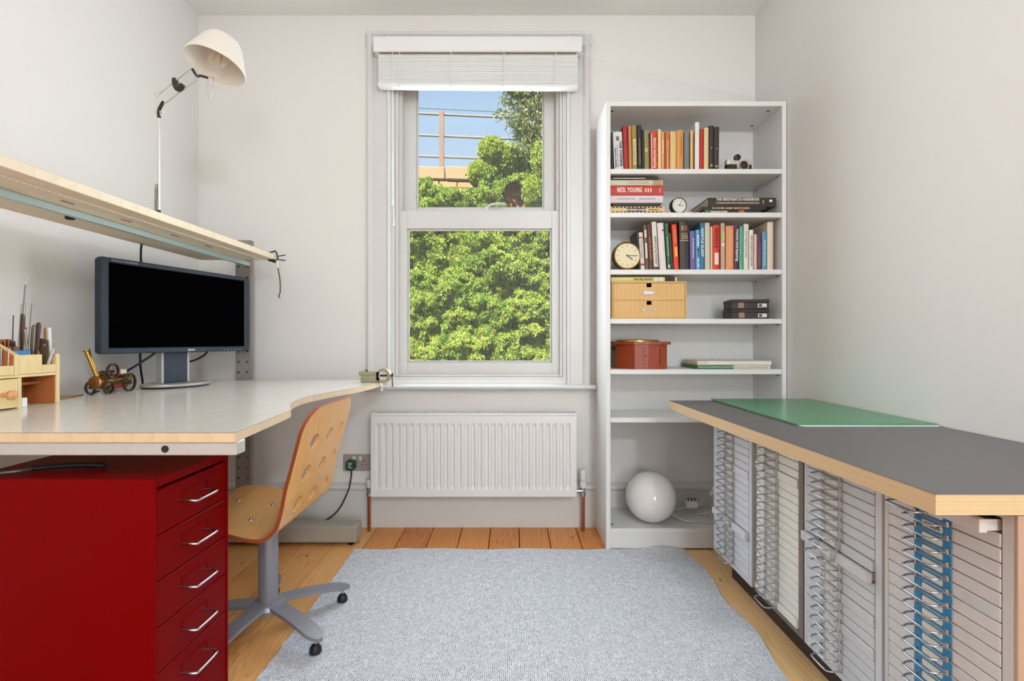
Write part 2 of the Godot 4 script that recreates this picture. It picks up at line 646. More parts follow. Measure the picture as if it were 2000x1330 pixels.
func board(fl: Node3D, x0: float, x1: float, x: float, pitch: float, k: int) -> void:
	var st := S()
	var z0 := BACK + 0.001
	var z1 := REAR - 0.001
	var n := 1
	var off := fposmod(k * 0.381, 1.0)
	var top := [Vector3(x0 + 0.0015, 0, z0), Vector3(x1 - 0.0015, 0, z0), Vector3(x1 - 0.0015, 0, z1), Vector3(x0 + 0.0015, 0, z1)]
	var low := [Vector3(x0, -0.0025, z0), Vector3(x1, -0.0025, z0), Vector3(x1, -0.0025, z1), Vector3(x0, -0.0025, z1)]
	var bot := [Vector3(x0, -0.021, z0), Vector3(x1, -0.021, z0), Vector3(x1, -0.021, z1), Vector3(x0, -0.021, z1)]
	var put := func(p: Vector3) -> void:
		st.set_uv(Vector2((p.x - x) / pitch + p.y * 4.0, (p.z - z0) / 1.45 + off))
		st.add_vertex(p)
	var face := func(a: Vector3, b: Vector3, c: Vector3, d: Vector3, hint: Vector3) -> void:
		if (b - a).cross(c - a).dot(hint) > 0.0:
			for p in [a, c, b, a, d, c]:
				put.call(p)
		else:
			for p in [a, b, c, a, c, d]:
				put.call(p)
	face.call(top[0], top[1], top[2], top[3], Vector3.UP)
	for e in [[0, 3, Vector3.LEFT], [1, 2, Vector3.RIGHT]]:
		face.call(top[e[0]], top[e[1]], low[e[1]], low[e[0]], e[2] + Vector3.UP * 0.5)
		face.call(low[e[0]], low[e[1]], bot[e[1]], bot[e[0]], e[2])
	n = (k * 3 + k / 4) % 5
	var kind := "pine_pale_%d" if x < -0.76 else "pine_%d"  # middle boards, visible only at the back, get the shade-deepened orange set
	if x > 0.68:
		kind = "pine_lightened_%d"
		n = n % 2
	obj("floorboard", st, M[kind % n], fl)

func build_window() -> void:
	var trim: Material = M.trim
	var w := setting("window_1")
	var L := -0.62
	var R := 0.28
	var B := 0.745
	var T := 2.44
	# moulded architrave: flat board, outer roll and inner bead
	for side in 3:
		var st := S()
		var prof := PackedVector2Array([Vector2(0, 0), Vector2(0, 0.022), Vector2(0.004, 0.026), Vector2(0.012, 0.026), Vector2(0.018, 0.016), Vector2(0.078, 0.016), Vector2(0.084, 0.022), Vector2(0.094, 0.028), Vector2(0.106, 0.03), Vector2(0.116, 0.024), Vector2(0.12, 0.012), Vector2(0.12, 0)])
		if side == 0:
			ext(st, prof, 0.705, T + 0.07, Transform3D(Basis(Vector3(-1, 0, 0), Vector3(0, 0, 1), Vector3(0, 1, 0)), Vector3(L, 0, BACK)))
		elif side == 1:
			ext(st, prof, 0.705, T + 0.07, Transform3D(Basis(Vector3(1, 0, 0), Vector3(0, 0, 1), Vector3(0, 1, 0)), Vector3(R, 0, BACK)))
		else:
			var p2 := PackedVector2Array()
			for p in prof:
				p2.append(Vector2(p.x * 0.62, p.y + 0.0015))
			ext(st, p2, L - 0.12, R + 0.12, Transform3D(Basis(Vector3(0, 1, 0), Vector3(0, 0, 1), Vector3(1, 0, 0)), Vector3(0, T, BACK)))
		obj("architrave", st, trim, w)
	# box frame lining the opening, with the staff bead
	var st2 := S()
	bx(st2, Vector3(L, B, BACK - 0.29), Vector3(L + 0.02, T, BACK - 0.001))
	bx(st2, Vector3(R - 0.02, B, BACK - 0.29), Vector3(R, T, BACK - 0.001))
	bx(st2, Vector3(L + 0.02, T - 0.02, BACK - 0.29), Vector3(R - 0.02, T, BACK - 0.001))
	bx(st2, Vector3(L + 0.02, B, BACK - 0.29), Vector3(R - 0.02, B + 0.016, BACK - 0.001))
	obj("box_frame", st2, trim, w)
	st2 = S()
	for xx in [L + 0.02, R - 0.036]:
		bx(st2, Vector3(xx, B + 0.016, BACK - 0.026), Vector3(xx + 0.016, T - 0.02, BACK - 0.006), 0.004)
	bx(st2, Vector3(L + 0.036, B + 0.016, BACK - 0.026), Vector3(R - 0.036, B + 0.03, BACK - 0.006), 0.004)
	obj("staff_bead", st2, trim, w)
	st2 = S()
	for xx in [L + 0.02, R - 0.05]:
		bx(st2, Vector3(xx, 1.62, BACK - 0.088), Vector3(xx + 0.03, T - 0.02, BACK - 0.03), 0.003)
	obj("parting_bead", st2, trim, w)
	sash(w, Rect2(-0.599, 0.762, 0.858, 0.858), Rect2(-0.5416, 0.835, 0.7476, 0.692), BACK - 0.03, BACK - 0.075)
	sash(w, Rect2(-0.599, 1.585, 0.858, 0.83), Rect2(-0.508, 1.65, 0.6775, 0.70), BACK - 0.092, BACK - 0.137)
	# sash fastener on the meeting rail
	st2 = S()
	bx(st2, Vector3(-0.175, 1.6205, BACK - 0.07), Vector3(-0.10, 1.628, BACK - 0.035), 0.002)
	lathe(st2, [Vector2(0, 0), Vector2(0.016, 0), Vector2(0.014, 0.014), Vector2(0, 0.016)], 16, Transform3D(Basis(), Vector3(-0.135, 1.628, BACK - 0.052)))
	tube(st2, [Vector3(-0.135, 1.638, BACK - 0.052), Vector3(-0.115, 1.654, BACK - 0.05), Vector3(-0.09, 1.659, BACK - 0.046), Vector3(-0.035, 1.658, BACK - 0.04)], 0.007, 8, 4)
	var lk := obj("sash_fastener", st2, trim, w)
	lk.set_meta("label", "white cam fastener on the meeting rail")
	# window board with a rounded nose
	st2 = S()
	var nose := PackedVector2Array([Vector2(0.001, 0.703), Vector2(0.05, 0.703), Vector2(0.057, 0.705), Vector2(0.061, 0.71), Vector2(0.061, 0.718), Vector2(0.057, 0.723), Vector2(0.05, 0.725), Vector2(0.001, 0.725)])
	ext(st2, nose, -0.42, 0.755, Transform3D(Basis(Vector3(0, 0, 1), Vector3(0, 1, 0), Vector3(-1, 0, 0)), Vector3(0, 0, BACK)))
	obj("window_sill", st2, trim, w)
	# venetian blind drawn up under a pelmet
	var bl := thing("venetian_blind", "white venetian blind drawn up under a white pelmet over the window", "blind", Vector3(-0.17, 2.2, BACK + 0.06))
	var wh := mat("blind_white", c8(236, 236, 234), 0.4)
	st2 = S()
	bx(st2, Vector3(-0.518, 0.18, -0.026), Vector3(0.518, 0.256, 0.018), 0.003)
	obj("pelmet", st2, wh, bl)
	st2 = S()
	bx(st2, Vector3(-0.49, 0.178, -0.02), Vector3(0.49, 0.182, 0.01))
	obj("headrail", st2, cm(c8(150, 132, 110), 0.6), bl)
	var sm := S()
	ext(sm, PackedVector2Array([Vector2(-0.0125, -0.0006), Vector2(0, 0.0004), Vector2(0.0125, -0.0006), Vector2(0.0125, 0.0004), Vector2(0, 0.0014), Vector2(-0.0125, 0.0004)]), -0.497, 0.497, Transform3D(Basis(Vector3(0, 0, 1), Vector3(0, 1, 0), Vector3(-1, 0, 0)), Vector3.ZERO))
	sm.generate_normals()
	var slat_mesh := sm.commit()
	for k in 17:
		var s := 0.168 - k * 0.0085
		inst("slat", slat_mesh, wh, bl, Transform3D(Basis(Vector3(0, 0, 1), -0.004 + 0.0006 * (k % 3)) * Basis(Vector3(1, 0, 0), 1.22 + 0.03 * sin(k * 2.3)), Vector3(0.001 * sin(k * 1.7), s, 0)))
	st2 = S()
	bx(st2, Vector3(-0.497, 0.004, -0.024), Vector3(0.497, 0.02, 0.024), 0.004, Transform3D(Basis(Vector3(0, 0, 1), -0.008), Vector3.ZERO))
	obj("bottom_rail", st2, wh, bl)
	for cx in [-0.385, -0.13, 0.13, 0.385]:
		st2 = S()
		tube(st2, [Vector3(cx, 0.178, 0.027), Vector3(cx + 0.002, 0.13, 0.0285), Vector3(cx - 0.002, 0.08, 0.0275), Vector3(cx, 0.012, 0.027)], 0.0016, 6, 3)
		ball(st2, Vector3(cx, 0.004, 0.022), 0.005, 10)
		obj("ladder_cord", st2, wh, bl)
	st2 = S()
	tube(st2, [Vector3(-0.42, 0.18, 0.03), Vector3(-0.419, -0.1, 0.031), Vector3(-0.42, -0.56, 0.03)], 0.0014, 6, 3)
	tube(st2, [Vector3(-0.418, -0.2, 0.032), Vector3(-0.416, -0.4, 0.032), Vector3(-0.412, -0.66, 0.031)], 0.0014, 6, 3)
	obj("lift_cord", st2, wh, bl)
	for p in [Vector3(-0.42, -0.585, 0.03), Vector3(-0.412, -0.685, 0.031)]:
		st2 = S()
		lathe(st2, [Vector2(0, 0), Vector2(0.006, 0), Vector2(0.0025, 0.03), Vector2(0, 0.03)], 10, Transform3D(Basis(), p))
		obj("tassel", st2, wh, bl)
	st2 = S()
	tube(st2, [Vector3(0.49, 0.178, 0.02), Vector3(0.7, 0.115, 0.01), Vector3(1.05, 0.035, -0.01), Vector3(1.40, -0.03, -0.03)], 0.0012, 6, 5)
	obj("slack_cord", st2, wh, bl)

func sash(w: Node3D, o: Rect2, g: Rect2, z1: float, z0: float) -> void:
	var st := S()
	var e := o.end
	var h := g.end
	bx(st, Vector3(o.position.x, o.position.y, z0), Vector3(g.position.x, e.y, z1), 0.002)
	bx(st, Vector3(h.x, o.position.y, z0), Vector3(e.x, e.y, z1), 0.002)
	bx(st, Vector3(g.position.x, o.position.y, z0), Vector3(h.x, g.position.y, z1), 0.002)
	bx(st, Vector3(g.position.x, h.y, z0), Vector3(h.x, e.y, z1), 0.002)
	var f := obj("sash_frame", st, M.trim, w)
	# glazing bead round the pane
	st = S()
	var b := 0.009
	var zb := z1 - 0.012
	bx(st, Vector3(g.position.x, g.position.y, zb - 0.01), Vector3(g.position.x + b, h.y, zb), 0.003)
	bx(st, Vector3(h.x - b, g.position.y, zb - 0.01), Vector3(h.x, h.y, zb), 0.003)
	bx(st, Vector3(g.position.x + b, g.position.y, zb - 0.01), Vector3(h.x - b, g.position.y + b, zb), 0.003)
	bx(st, Vector3(g.position.x + b, h.y - b, zb - 0.01), Vector3(h.x - b, h.y, zb), 0.003)
	obj("glazing_bead", st, M.trim, f)
	box("pane", Vector3(g.position.x + 0.001, g.position.y + 0.001, zb - 0.016), Vector3(h.x - 0.001, h.y - 0.001, zb - 0.012), M.glass, f)

# ---------------------------------------------------------------- the yard behind the house
func leaf_mesh(leaflets: int, length: float, width: float, spread: float) -> ArrayMesh:
	var st := S()
	for k in leaflets:
		var a := 0.0 if leaflets == 1 else spread * (float(k) / (leaflets - 1) - 0.5)
		var l := length * (1.0 - 0.35 * absf(a) / maxf(spread * 0.5, 0.01)) if leaflets > 1 else length
		var d := Vector3(sin(a), cos(a), 0)
		var s := Vector3(cos(a), -sin(a), 0)
		var p0 := d * 0.006
		var t := d * l + Vector3(0, 0, -0.25 * l)
		var m := d * l * 0.5 + Vector3(0, 0, 0.02 * l)
		tri(st, p0, m + s * width + Vector3(0, 0, 0.012), t, Vector3(0, 0, 1))
		tri(st, p0, t, m - s * width + Vector3(0, 0, 0.012), Vector3(0, 0, 1))
	st.generate_normals()
	return st.commit()

func leaves(called: String, mesh: Mesh, list: Array, m: Material, parent: Node3D) -> void:
	var mm := MultiMesh.new()
	mm.transform_format = MultiMesh.TRANSFORM_3D
	mm.use_colors = true
	mm.mesh = mesh
	mm.instance_count = list.size()
	for k in list.size():
		mm.set_instance_transform(k, list[k][0])
		mm.set_instance_color(k, list[k][1])
	var o := MultiMeshInstance3D.new()
	o.multimesh = mm
	o.material_override = m
	o.name = called
	o.set_meta("kind", "stuff")
	parent.add_child(o, true)

func leaf_at(p: Vector3, face: Vector3, loose: float, sc: float, col: Color) -> Array:
	var n := (face + Vector3(rng.randfn(), rng.randfn(), rng.randfn()) * loose).normalized()
	var y := Vector3(rng.randfn() * 0.8, -0.5 + rng.randfn() * 0.6, rng.randfn() * 0.4)
	y = (y - n * y.dot(n)).normalized()
	var x := y.cross(n)
	return [Transform3D(Basis(x, y, n) * Basis.from_scale(Vector3.ONE * sc), p), col]

func build_outside() -> void:
	rng.seed = 4242
	var leaf_m := mat("leaf", Color.WHITE, 0.38, 0.0, 0.55)
	leaf_m.vertex_color_use_as_albedo = true
	leaf_m.backlight_enabled = true
	leaf_m.backlight = Color(0.22, 0.28, 0.06)
	leaf_m.cull_mode = BaseMaterial3D.CULL_DISABLED
	var turn := 0.10
	var sn := FastNoiseLite.new()
	sn.seed = 55
	sn.frequency = 0.18
	sn.fractal_octaves = 4
	tex_mat("coping", picture(256, 256, func(x: int, y: int) -> Color: return c8(136, 114, 92).lerp(c8(172, 148, 120), clampf(0.5 + 1.1 * sn.get_noise_2d(x, y), 0.0, 1.0))), 0.95, 2.0)
	var st := S()
	bx(st, Vector3(-14, -0.6, -14), Vector3(14, -0.5, BACK - 0.31))
	shell("yard_ground", st, cm(c8(150, 142, 124), 0.9))
	# retaining wall of yellow stock brick under a stone coping
	var wallr := thing("garden_wall", "tall yard wall with tan stone coping behind the creeper outside the window", "wall", Vector3(0, -0.5, -6.45), turn)
	box("wall_core", Vector3(-7, 0, -0.3), Vector3(7, 3.56, 0.0), cm(c8(150, 104, 74), 0.9), wallr)
	var rough := FastNoiseLite.new()
	rough.seed = 9
	for k in 16:
		var s2 := S()
		var x0 := -6.9 + k * 0.86
		bx(s2, Vector3(x0, 3.56, -0.34), Vector3(x0 + 0.85, 3.56 + 0.17 + 0.012 * sin(k * 2.1), 0.05 + 0.01 * sin(k * 3.7)), 0.015)
		obj("coping_stone", s2, M.coping, wallr)
	for k in 22:
		var s3 := S()
		var bxx := -2.4 + (k % 11) * 0.24 + (0.12 if k >= 11 else 0.0)
		bx(s3, Vector3(bxx, 3.47 - 0.08 * (k / 11), 0.0), Vector3(bxx + 0.225, 3.545 - 0.08 * (k / 11), 0.02), 0.004)
		obj("brick", s3, cm(c8(158, 134, 100), 0.95), wallr)
	# post and rail fence on top of the wall
	var fn := thing("rail_fence", "post and rail fence on top of the yard wall against the sky", "fence", Vector3(0, 3.22, -6.55), turn)
	var post_m := cm(c8(128, 108, 97), 0.85)
	for px in [-4.65, -2.8, -0.95, 0.9, 2.75]:
		box("post", Vector3(px - 0.032, 0.0, -0.04), Vector3(px + 0.032, 0.80, 0.03), post_m, fn, 0.004)
	for ry in [0.19, 0.47, 0.76]:
		var s4 := S()
		rod(s4, Vector3(-5.2, ry, 0.0), Vector3(4, ry, 0.0), 0.016)
		obj("rail", s4, cm(c8(128, 128, 126), 0.6), fn)
	var s5 := S()
	rod(s5, Vector3(-5.2, 0.83, 0.0), Vector3(4, 0.83, 0.0), 0.004)
	obj("wire", s5, cm(c8(70, 72, 74), 0.6), fn)
	# creeper hanging all over the wall: nobody could count its leaves
	var ivy := thing("wall_creeper", "dense sunlit green creeper covering the yard wall outside the window", "creeper", Vector3(0, -0.5, -6.42), turn)
	var pal := leaf_mesh(5, 0.056, 0.0085, 3.6)
	var bump := FastNoiseLite.new()
	bump.seed = 12
	bump.frequency = 1.0
	bump.fractal_octaves = 3
	var tone := FastNoiseLite.new()
	tone.seed = 31
	tone.frequency = 0.9
	var list := []
	var n_leaf := 84000
	for k in n_leaf:
		var x := rng.randf_range(-2.8, 2.0)
		var y := rng.randf_range(0.7, 3.95)
		var topy := 3.52 + 0.05 * bump.get_noise_1d(x * 2.0)
		if x < -1.05:
			topy += 0.10 * clampf(-(x + 1.05) * 1.6, 0, 1)
		elif x > -0.42:
			topy += 0.42 * clampf((x + 0.42) * 3.0, 0.0, 1.0)
		else:
			topy -= 0.10
		if y > topy:
			continue
		# a bare patch of the wall under the tree
		if Vector2((x - 0.02) * 1.1, y - 3.32).length() < 0.2:
			continue
		var b := bump.get_noise_2d(x * 1.1, y * 1.3)
		var depth := 0.16 + 0.24 * b + 0.16 * bump.get_noise_2d(x * 4.5 + 50.0, y * 4.5)
		depth = maxf(depth, 0.02) + rng.randf_range(-0.10, 0.02)
		var t := tone.get_noise_2d(x * 2.0, y * 2.0) * 0.7 + rng.randfn() * 0.22
		var col := Color(0.39 + 0.20 * t, 0.51 + 0.16 * t, 0.11 + 0.04 * t)
		if rng.randf() < 0.03:
			col = Color(0.36, 0.26, 0.10)
		elif rng.randf() < 0.25:
			col = Color(0.15, 0.29, 0.05)
		list.append(leaf_at(Vector3(x, y, maxf(depth, 0.01) + 0.02), Vector3(0, 0.45, 1), 0.55, rng.randf_range(0.6, 1.2), col))
	leaves("foliage", pal, list, leaf_m, ivy)
	s5 = S()
	for k in 60:
		var x := rng.randf_range(-3.2, 2.8)
		var y := rng.randf_range(0.2, 3.0)
		tube(s5, [Vector3(x, y, 0.03), Vector3(x + rng.randf_range(-0.1, 0.1), y + 0.2, 0.1), Vector3(x + rng.randf_range(-0.2, 0.2), y + 0.45, 0.06)], 0.006, 5, 3)
	obj("stems", s5, cm(c8(120, 84, 58), 0.9), ivy)
	# wispy tree and a round shrub growing above the wall on the right
	var tree := thing("wispy_tree", "wispy small tree with narrow grey-green leaves above the yard wall", "tree", Vector3(0.27, 3.0, -6.4))
	var narrow := leaf_mesh(1, 0.075, 0.007, 0.0)
	s5 = S()
	var tl := []
	tube(s5, [Vector3(0.0, -0.4, 0.0), Vector3(0.03, 0.2, 0.02), Vector3(-0.04, 0.7, 0.0), Vector3(0.02, 1.3, 0.0), Vector3(-0.06, 2.0, 0.02)], 0.022, 7, 4)
	var tips := []
	for k in 84:
		var h := rng.randf_range(0.15, 2.0)
		var a := rng.randf_range(0, TAU)
		var reach := rng.randf_range(0.25, 0.55)
		if cos(a) < -0.3:
			reach *= clampf((h - 0.35) * 1.7, 0.45, 1.75)
		var p0 := Vector3(0.0, h, 0)
		var p2 := p0 + Vector3(cos(a) * reach, rng.randf_range(0.05, 0.38), sin(a) * 0.3)
		var p1 := (p0 + p2) / 2 + Vector3(0, 0.06, 0)
		tube(s5, [p0, p1, p2], 0.0055, 5, 2)
		tips.append([p0, p1, p2])
	for e in tips:
		for k in 120:
			var f := rng.randf_range(0.25, 1.1)
			var p: Vector3 = e[0].lerp(e[1], f * 2.0) if f < 0.5 else e[1].lerp(e[2], f * 2.0 - 1.0)
			p += Vector3(rng.randfn(), rng.randfn(), rng.randfn()) * 0.045
			var t := rng.randf()
			var col := Color(0.20, 0.27, 0.12).lerp(Color(0.40, 0.45, 0.20), t)
			tl.append(leaf_at(p, Vector3(0, 0.4, 1), 0.9, rng.randf_range(0.6, 1.1), col))
	obj("branches", s5, cm(c8(126, 104, 84), 0.9), tree)
	leaves("foliage", narrow, tl, leaf_m, tree)
	for b in [["round green shrub growing over the wall coping beside the fence", Vector3(-0.22, 3.28, -6.25), 0.27, 0.24], ["bright green leafy shrub under the wispy tree at the right of the window view", Vector3(0.40, 3.05, -6.1), 0.20, 0.34]]:
		var sh := thing("leafy_shrub", b[0], "shrub", b[1], 0.0, "shrubs above the yard wall")
		var sl := []
		for k in 6000:
			var d := Vector3(rng.randfn(), rng.randfn(), rng.randfn()).normalized()
			var lump := k % 6
			var lc := Vector3(sin(lump * 2.4) * 0.75, cos(lump * 1.7) * 0.6, 0.2 * sin(lump * 5.0))
			var r := rng.randf_range(0.35, 0.75) * (0.7 + 0.3 * sin(lump * 3.3))
			var p := (lc + d * r) * Vector3(b[2], b[3], 0.3)
			var t := rng.randf()
			sl.append(leaf_at(p, d + Vector3(0, 0.4, 0.5), 0.6, rng.randf_range(0.7, 1.1), Color(0.24, 0.36, 0.06).lerp(Color(0.48, 0.56, 0.12), t)))
		leaves("foliage", pal, sl, leaf_m, sh)
		s5 = S()
		rod(s5, Vector3(0, -0.3, 0), Vector3(0.02, 0.2, 0), 0.02, 0.01)
		obj("stem", s5, cm(c8(110, 84, 60), 0.9), sh)

# a rectangle of sheet with one round hole; top and bottom place its two faces
func hole_cell(st: SurfaceTool, rc: Rect2, c: Vector2, r: float, top: Callable, bot: Callable, n := 6, rings := 3) -> void:
	var rim := []
	for k in 4:
		var a := rc.position + Vector2(rc.size.x * (1 if k in [1, 2] else 0), rc.size.y * (1 if k >= 2 else 0))
		var b := rc.position + Vector2(rc.size.x * (1 if k in [0, 1] else 0), rc.size.y * (1 if k in [1, 2] else 0))
		for i in n:
			rim.append(a.lerp(b, float(i) / n))
	var m := rim.size()
	var hole := []
	for p in rim:
		hole.append(c + (p - c).normalized() * r)
	for face in 2:
		var f: Callable = top if face == 0 else bot
		var g: Callable = bot if face == 0 else top
		st.set_smooth_group(9000 + face)
		for k in rings:
			for i in m:
				var j := (i + 1) % m
				var q := []
				for e in [[i, k], [j, k], [j, k + 1], [i, k + 1]]:
					q.append(hole[e[0]].lerp(rim[e[0]], float(e[1]) / rings))
				var A: Vector3 = f.call(q[0])
				quad(st, A, f.call(q[1]), f.call(q[2]), f.call(q[3]), A - g.call(q[0]))
	st.set_smooth_group(9002)
	for i in m:
		var j := (i + 1) % m
		var mid: Vector2 = c - (hole[i] + hole[j]) / 2
		var hint: Vector3 = top.call(c) - top.call(c - mid)
		quad(st, top.call(hole[i]), top.call(hole[j]), bot.call(hole[j]), bot.call(hole[i]), hint)
	st.set_smooth_group(-1)

func perforated_post(parent: Node3D, x0: float, x1: float, z: float, y1: float, grey: Material) -> void:
	var st := S()
	var w := (x1 - x0)
	var rows := int(y1 / 0.05)
	var top := func(p: Vector2) -> Vector3: return Vector3(p.x, p.y, z)
	var bot := func(p: Vector2) -> Vector3: return Vector3(p.x, p.y, z - 0.002)
	for k in rows:
		for s in 2:
			var rc := Rect2(x0 + s * w / 2, k * y1 / rows, w / 2, y1 / rows)
			var c := Vector2(x0 + (0.015 if s == 0 else w - 0.015), (k + 0.5) * y1 / rows)
			hole_cell(st, rc, c, 0.0052, top, bot, 2, 1)
	bx(st, Vector3(x0, 0, z - 0.03), Vector3(x0 + 0.002, y1, z - 0.002))
	bx(st, Vector3(x1 - 0.002, 0, z - 0.03), Vector3(x1, y1, z - 0.002))
	bx(st, Vector3(x0, 0, z - 0.032), Vector3(x1, y1, z - 0.03))
	obj("perforated_post", st, grey, parent)

func build_desk() -> void:
	var grey := mat("desk_grey", c8(150, 144, 138), 0.45, 0.2)
	var alu := mat("desk_alu", c8(196, 195, 192), 0.4, 0.3)
	var d := thing("workshop_desk", "long pale birch desk with a scooped front edge on grey metal posts", "desk", Vector3.ZERO)
	# table top with a scooped place for the sitter
	var pts := [Vector2(-1.55, 0.997), Vector2(-0.573, 0.997), Vector2(-0.606, 1.31), Vector2(-0.613, 1.335), Vector2(-0.643, 1.392), Vector2(-0.668, 1.45), Vector2(-0.686, 1.52), Vector2(-0.694, 1.588), Vector2(-0.690, 1.67), Vector2(-0.676, 1.75), Vector2(-0.655, 1.84), Vector2(-0.635, 1.92), Vector2(-0.620, 1.99), Vector2(-0.609, 2.08), Vector2(-0.604, 2.163), Vector2(-0.607, 2.23), Vector2(-0.615, 2.285), Vector2(-0.63, 2.316), Vector2(-1.55, 2.316)]
	var st := S()
	plan(st, pts, DESK - 0.02, DESK - 0.0008)
	obj("table_top", st, M.birch_edge, d)
	st = S()
	# the laminate face carries the long grain
	var poly := PackedVector2Array(pts)
	var t := Geometry2D.triangulate_polygon(poly)
	for k in range(0, t.size(), 3):
		var q := []
		for e in 3:
			var p: Vector2 = poly[t[k + e]]
			q.append(Vector3(p.x, DESK, -p.y))
		if (q[1] - q[0]).cross(q[2] - q[0]).y > 0.0:
			q = [q[0], q[2], q[1]]
		for p in q:
			st.set_uv(Vector2(p.x * 1.6, p.z * 0.9))
			st.add_vertex(p)
	obj("laminate", st, M.birch_top, d)
	for e in [1.002, 2.25]:
		st = S()
		bx(st, Vector3(-1.5, 0.7085, -e - 0.036), Vector3(-0.5745 if e < 2 else -0.612, 0.7365, -e), 0.002)
		obj("support_rail", st, alu, d)
	st = S()
	rod(st, Vector3(-0.722, 0.722, -1.002), Vector3(-0.722, 0.722, -1.0005), 0.0075, 0.0075, 18)
	var pl := obj("cable_plug", st, M.black, d)
	pl.set_meta("label", "round black plug in the grey rail")
	for zz in [-2.33, -1.05]:
		perforated_post(d, -1.339, -1.267, zz, 1.434, grey)
		st = S()
		var zf: float = zz + 0.112
		bx(st, Vector3(-1.5, 0.016, zf - 0.085), Vector3(-0.719, 0.090, zf), 0.003)
		obj("foot_beam", st, mat("foot_grey", c8(170, 162, 152), 0.45, 0.1), d)
		for xx in [-1.46, -0.75]:
			st = S()
			lathe(st, [Vector2(0, 0), Vector2(0.014, 0), Vector2(0.016, 0.006), Vector2(0.008, 0.012), Vector2(0.008, 0.017)], 16, Transform3D(Basis(), Vector3(xx, 0, zf - 0.028)))
			obj("glide", st, M.black, d)
		box("bracket", Vector3(-1.33, 0.66, zz - 0.002), Vector3(-1.276, 0.7085, zz + 0.08), grey, d, 0.002)
	# raised shelf over the monitor
	var sh := thing("raised_shelf", "pale wooden shelf carried on posts above the monitor and desk", "shelf", Vector3(0, 1.327, 0))
	st = S()
	bx(st, Vector3(-1.466, 0, -2.271), Vector3(-1.11, 0.025, -0.72), 0.0015)
	var sb := obj("shelf_board", st, tex_mat("shelf_board", M.shelf_wood.albedo_texture, 0.4, 1.6), sh)
	sb.set_meta("label", "pale wood board")
	st = S()
	bx(st, Vector3(-1.286, -0.020, -2.329), Vector3(-1.268, -0.0005, -0.72), 0.001)
	obj("shelf_rail", st, mat("teal_alu", c8(176, 198, 196), 0.35, 0.3), sh)
	st = S()
	bx(st, Vector3(-1.176, -0.0022, -2.26), Vector3(-1.164, -0.0003, -0.72))
	var strip := obj("led_strip", st, mat("led_tape", c8(226, 216, 196), 0.4), sh)
	st = S()
	for k in 100:
		bx(st, Vector3(-1.1725, -0.0034, -2.25 + k * 0.0152), Vector3(-1.1675, -0.0022, -2.244 + k * 0.0152))
	var led := obj("led_chips", st, mat("led_dot", c8(246, 242, 228), 0.4), strip)
	led.set_meta("kind", "stuff")
	for z in [-1.32, -1.52, -1.74, -1.93]:
		st = S()
		bx(st, Vector3(-1.222, -0.0016, z - 0.018), Vector3(-1.214, -0.0003, z + 0.018))
		obj("mounting_clip", st, cm(c8(150, 128, 96), 0.6), sh)
	st = S()
	bx(st, Vector3(-1.345, -0.014, -1.462), Vector3(-1.325, -0.0003, -1.445), 0.002)
	obj("cable_clip", st, M.black, sh)

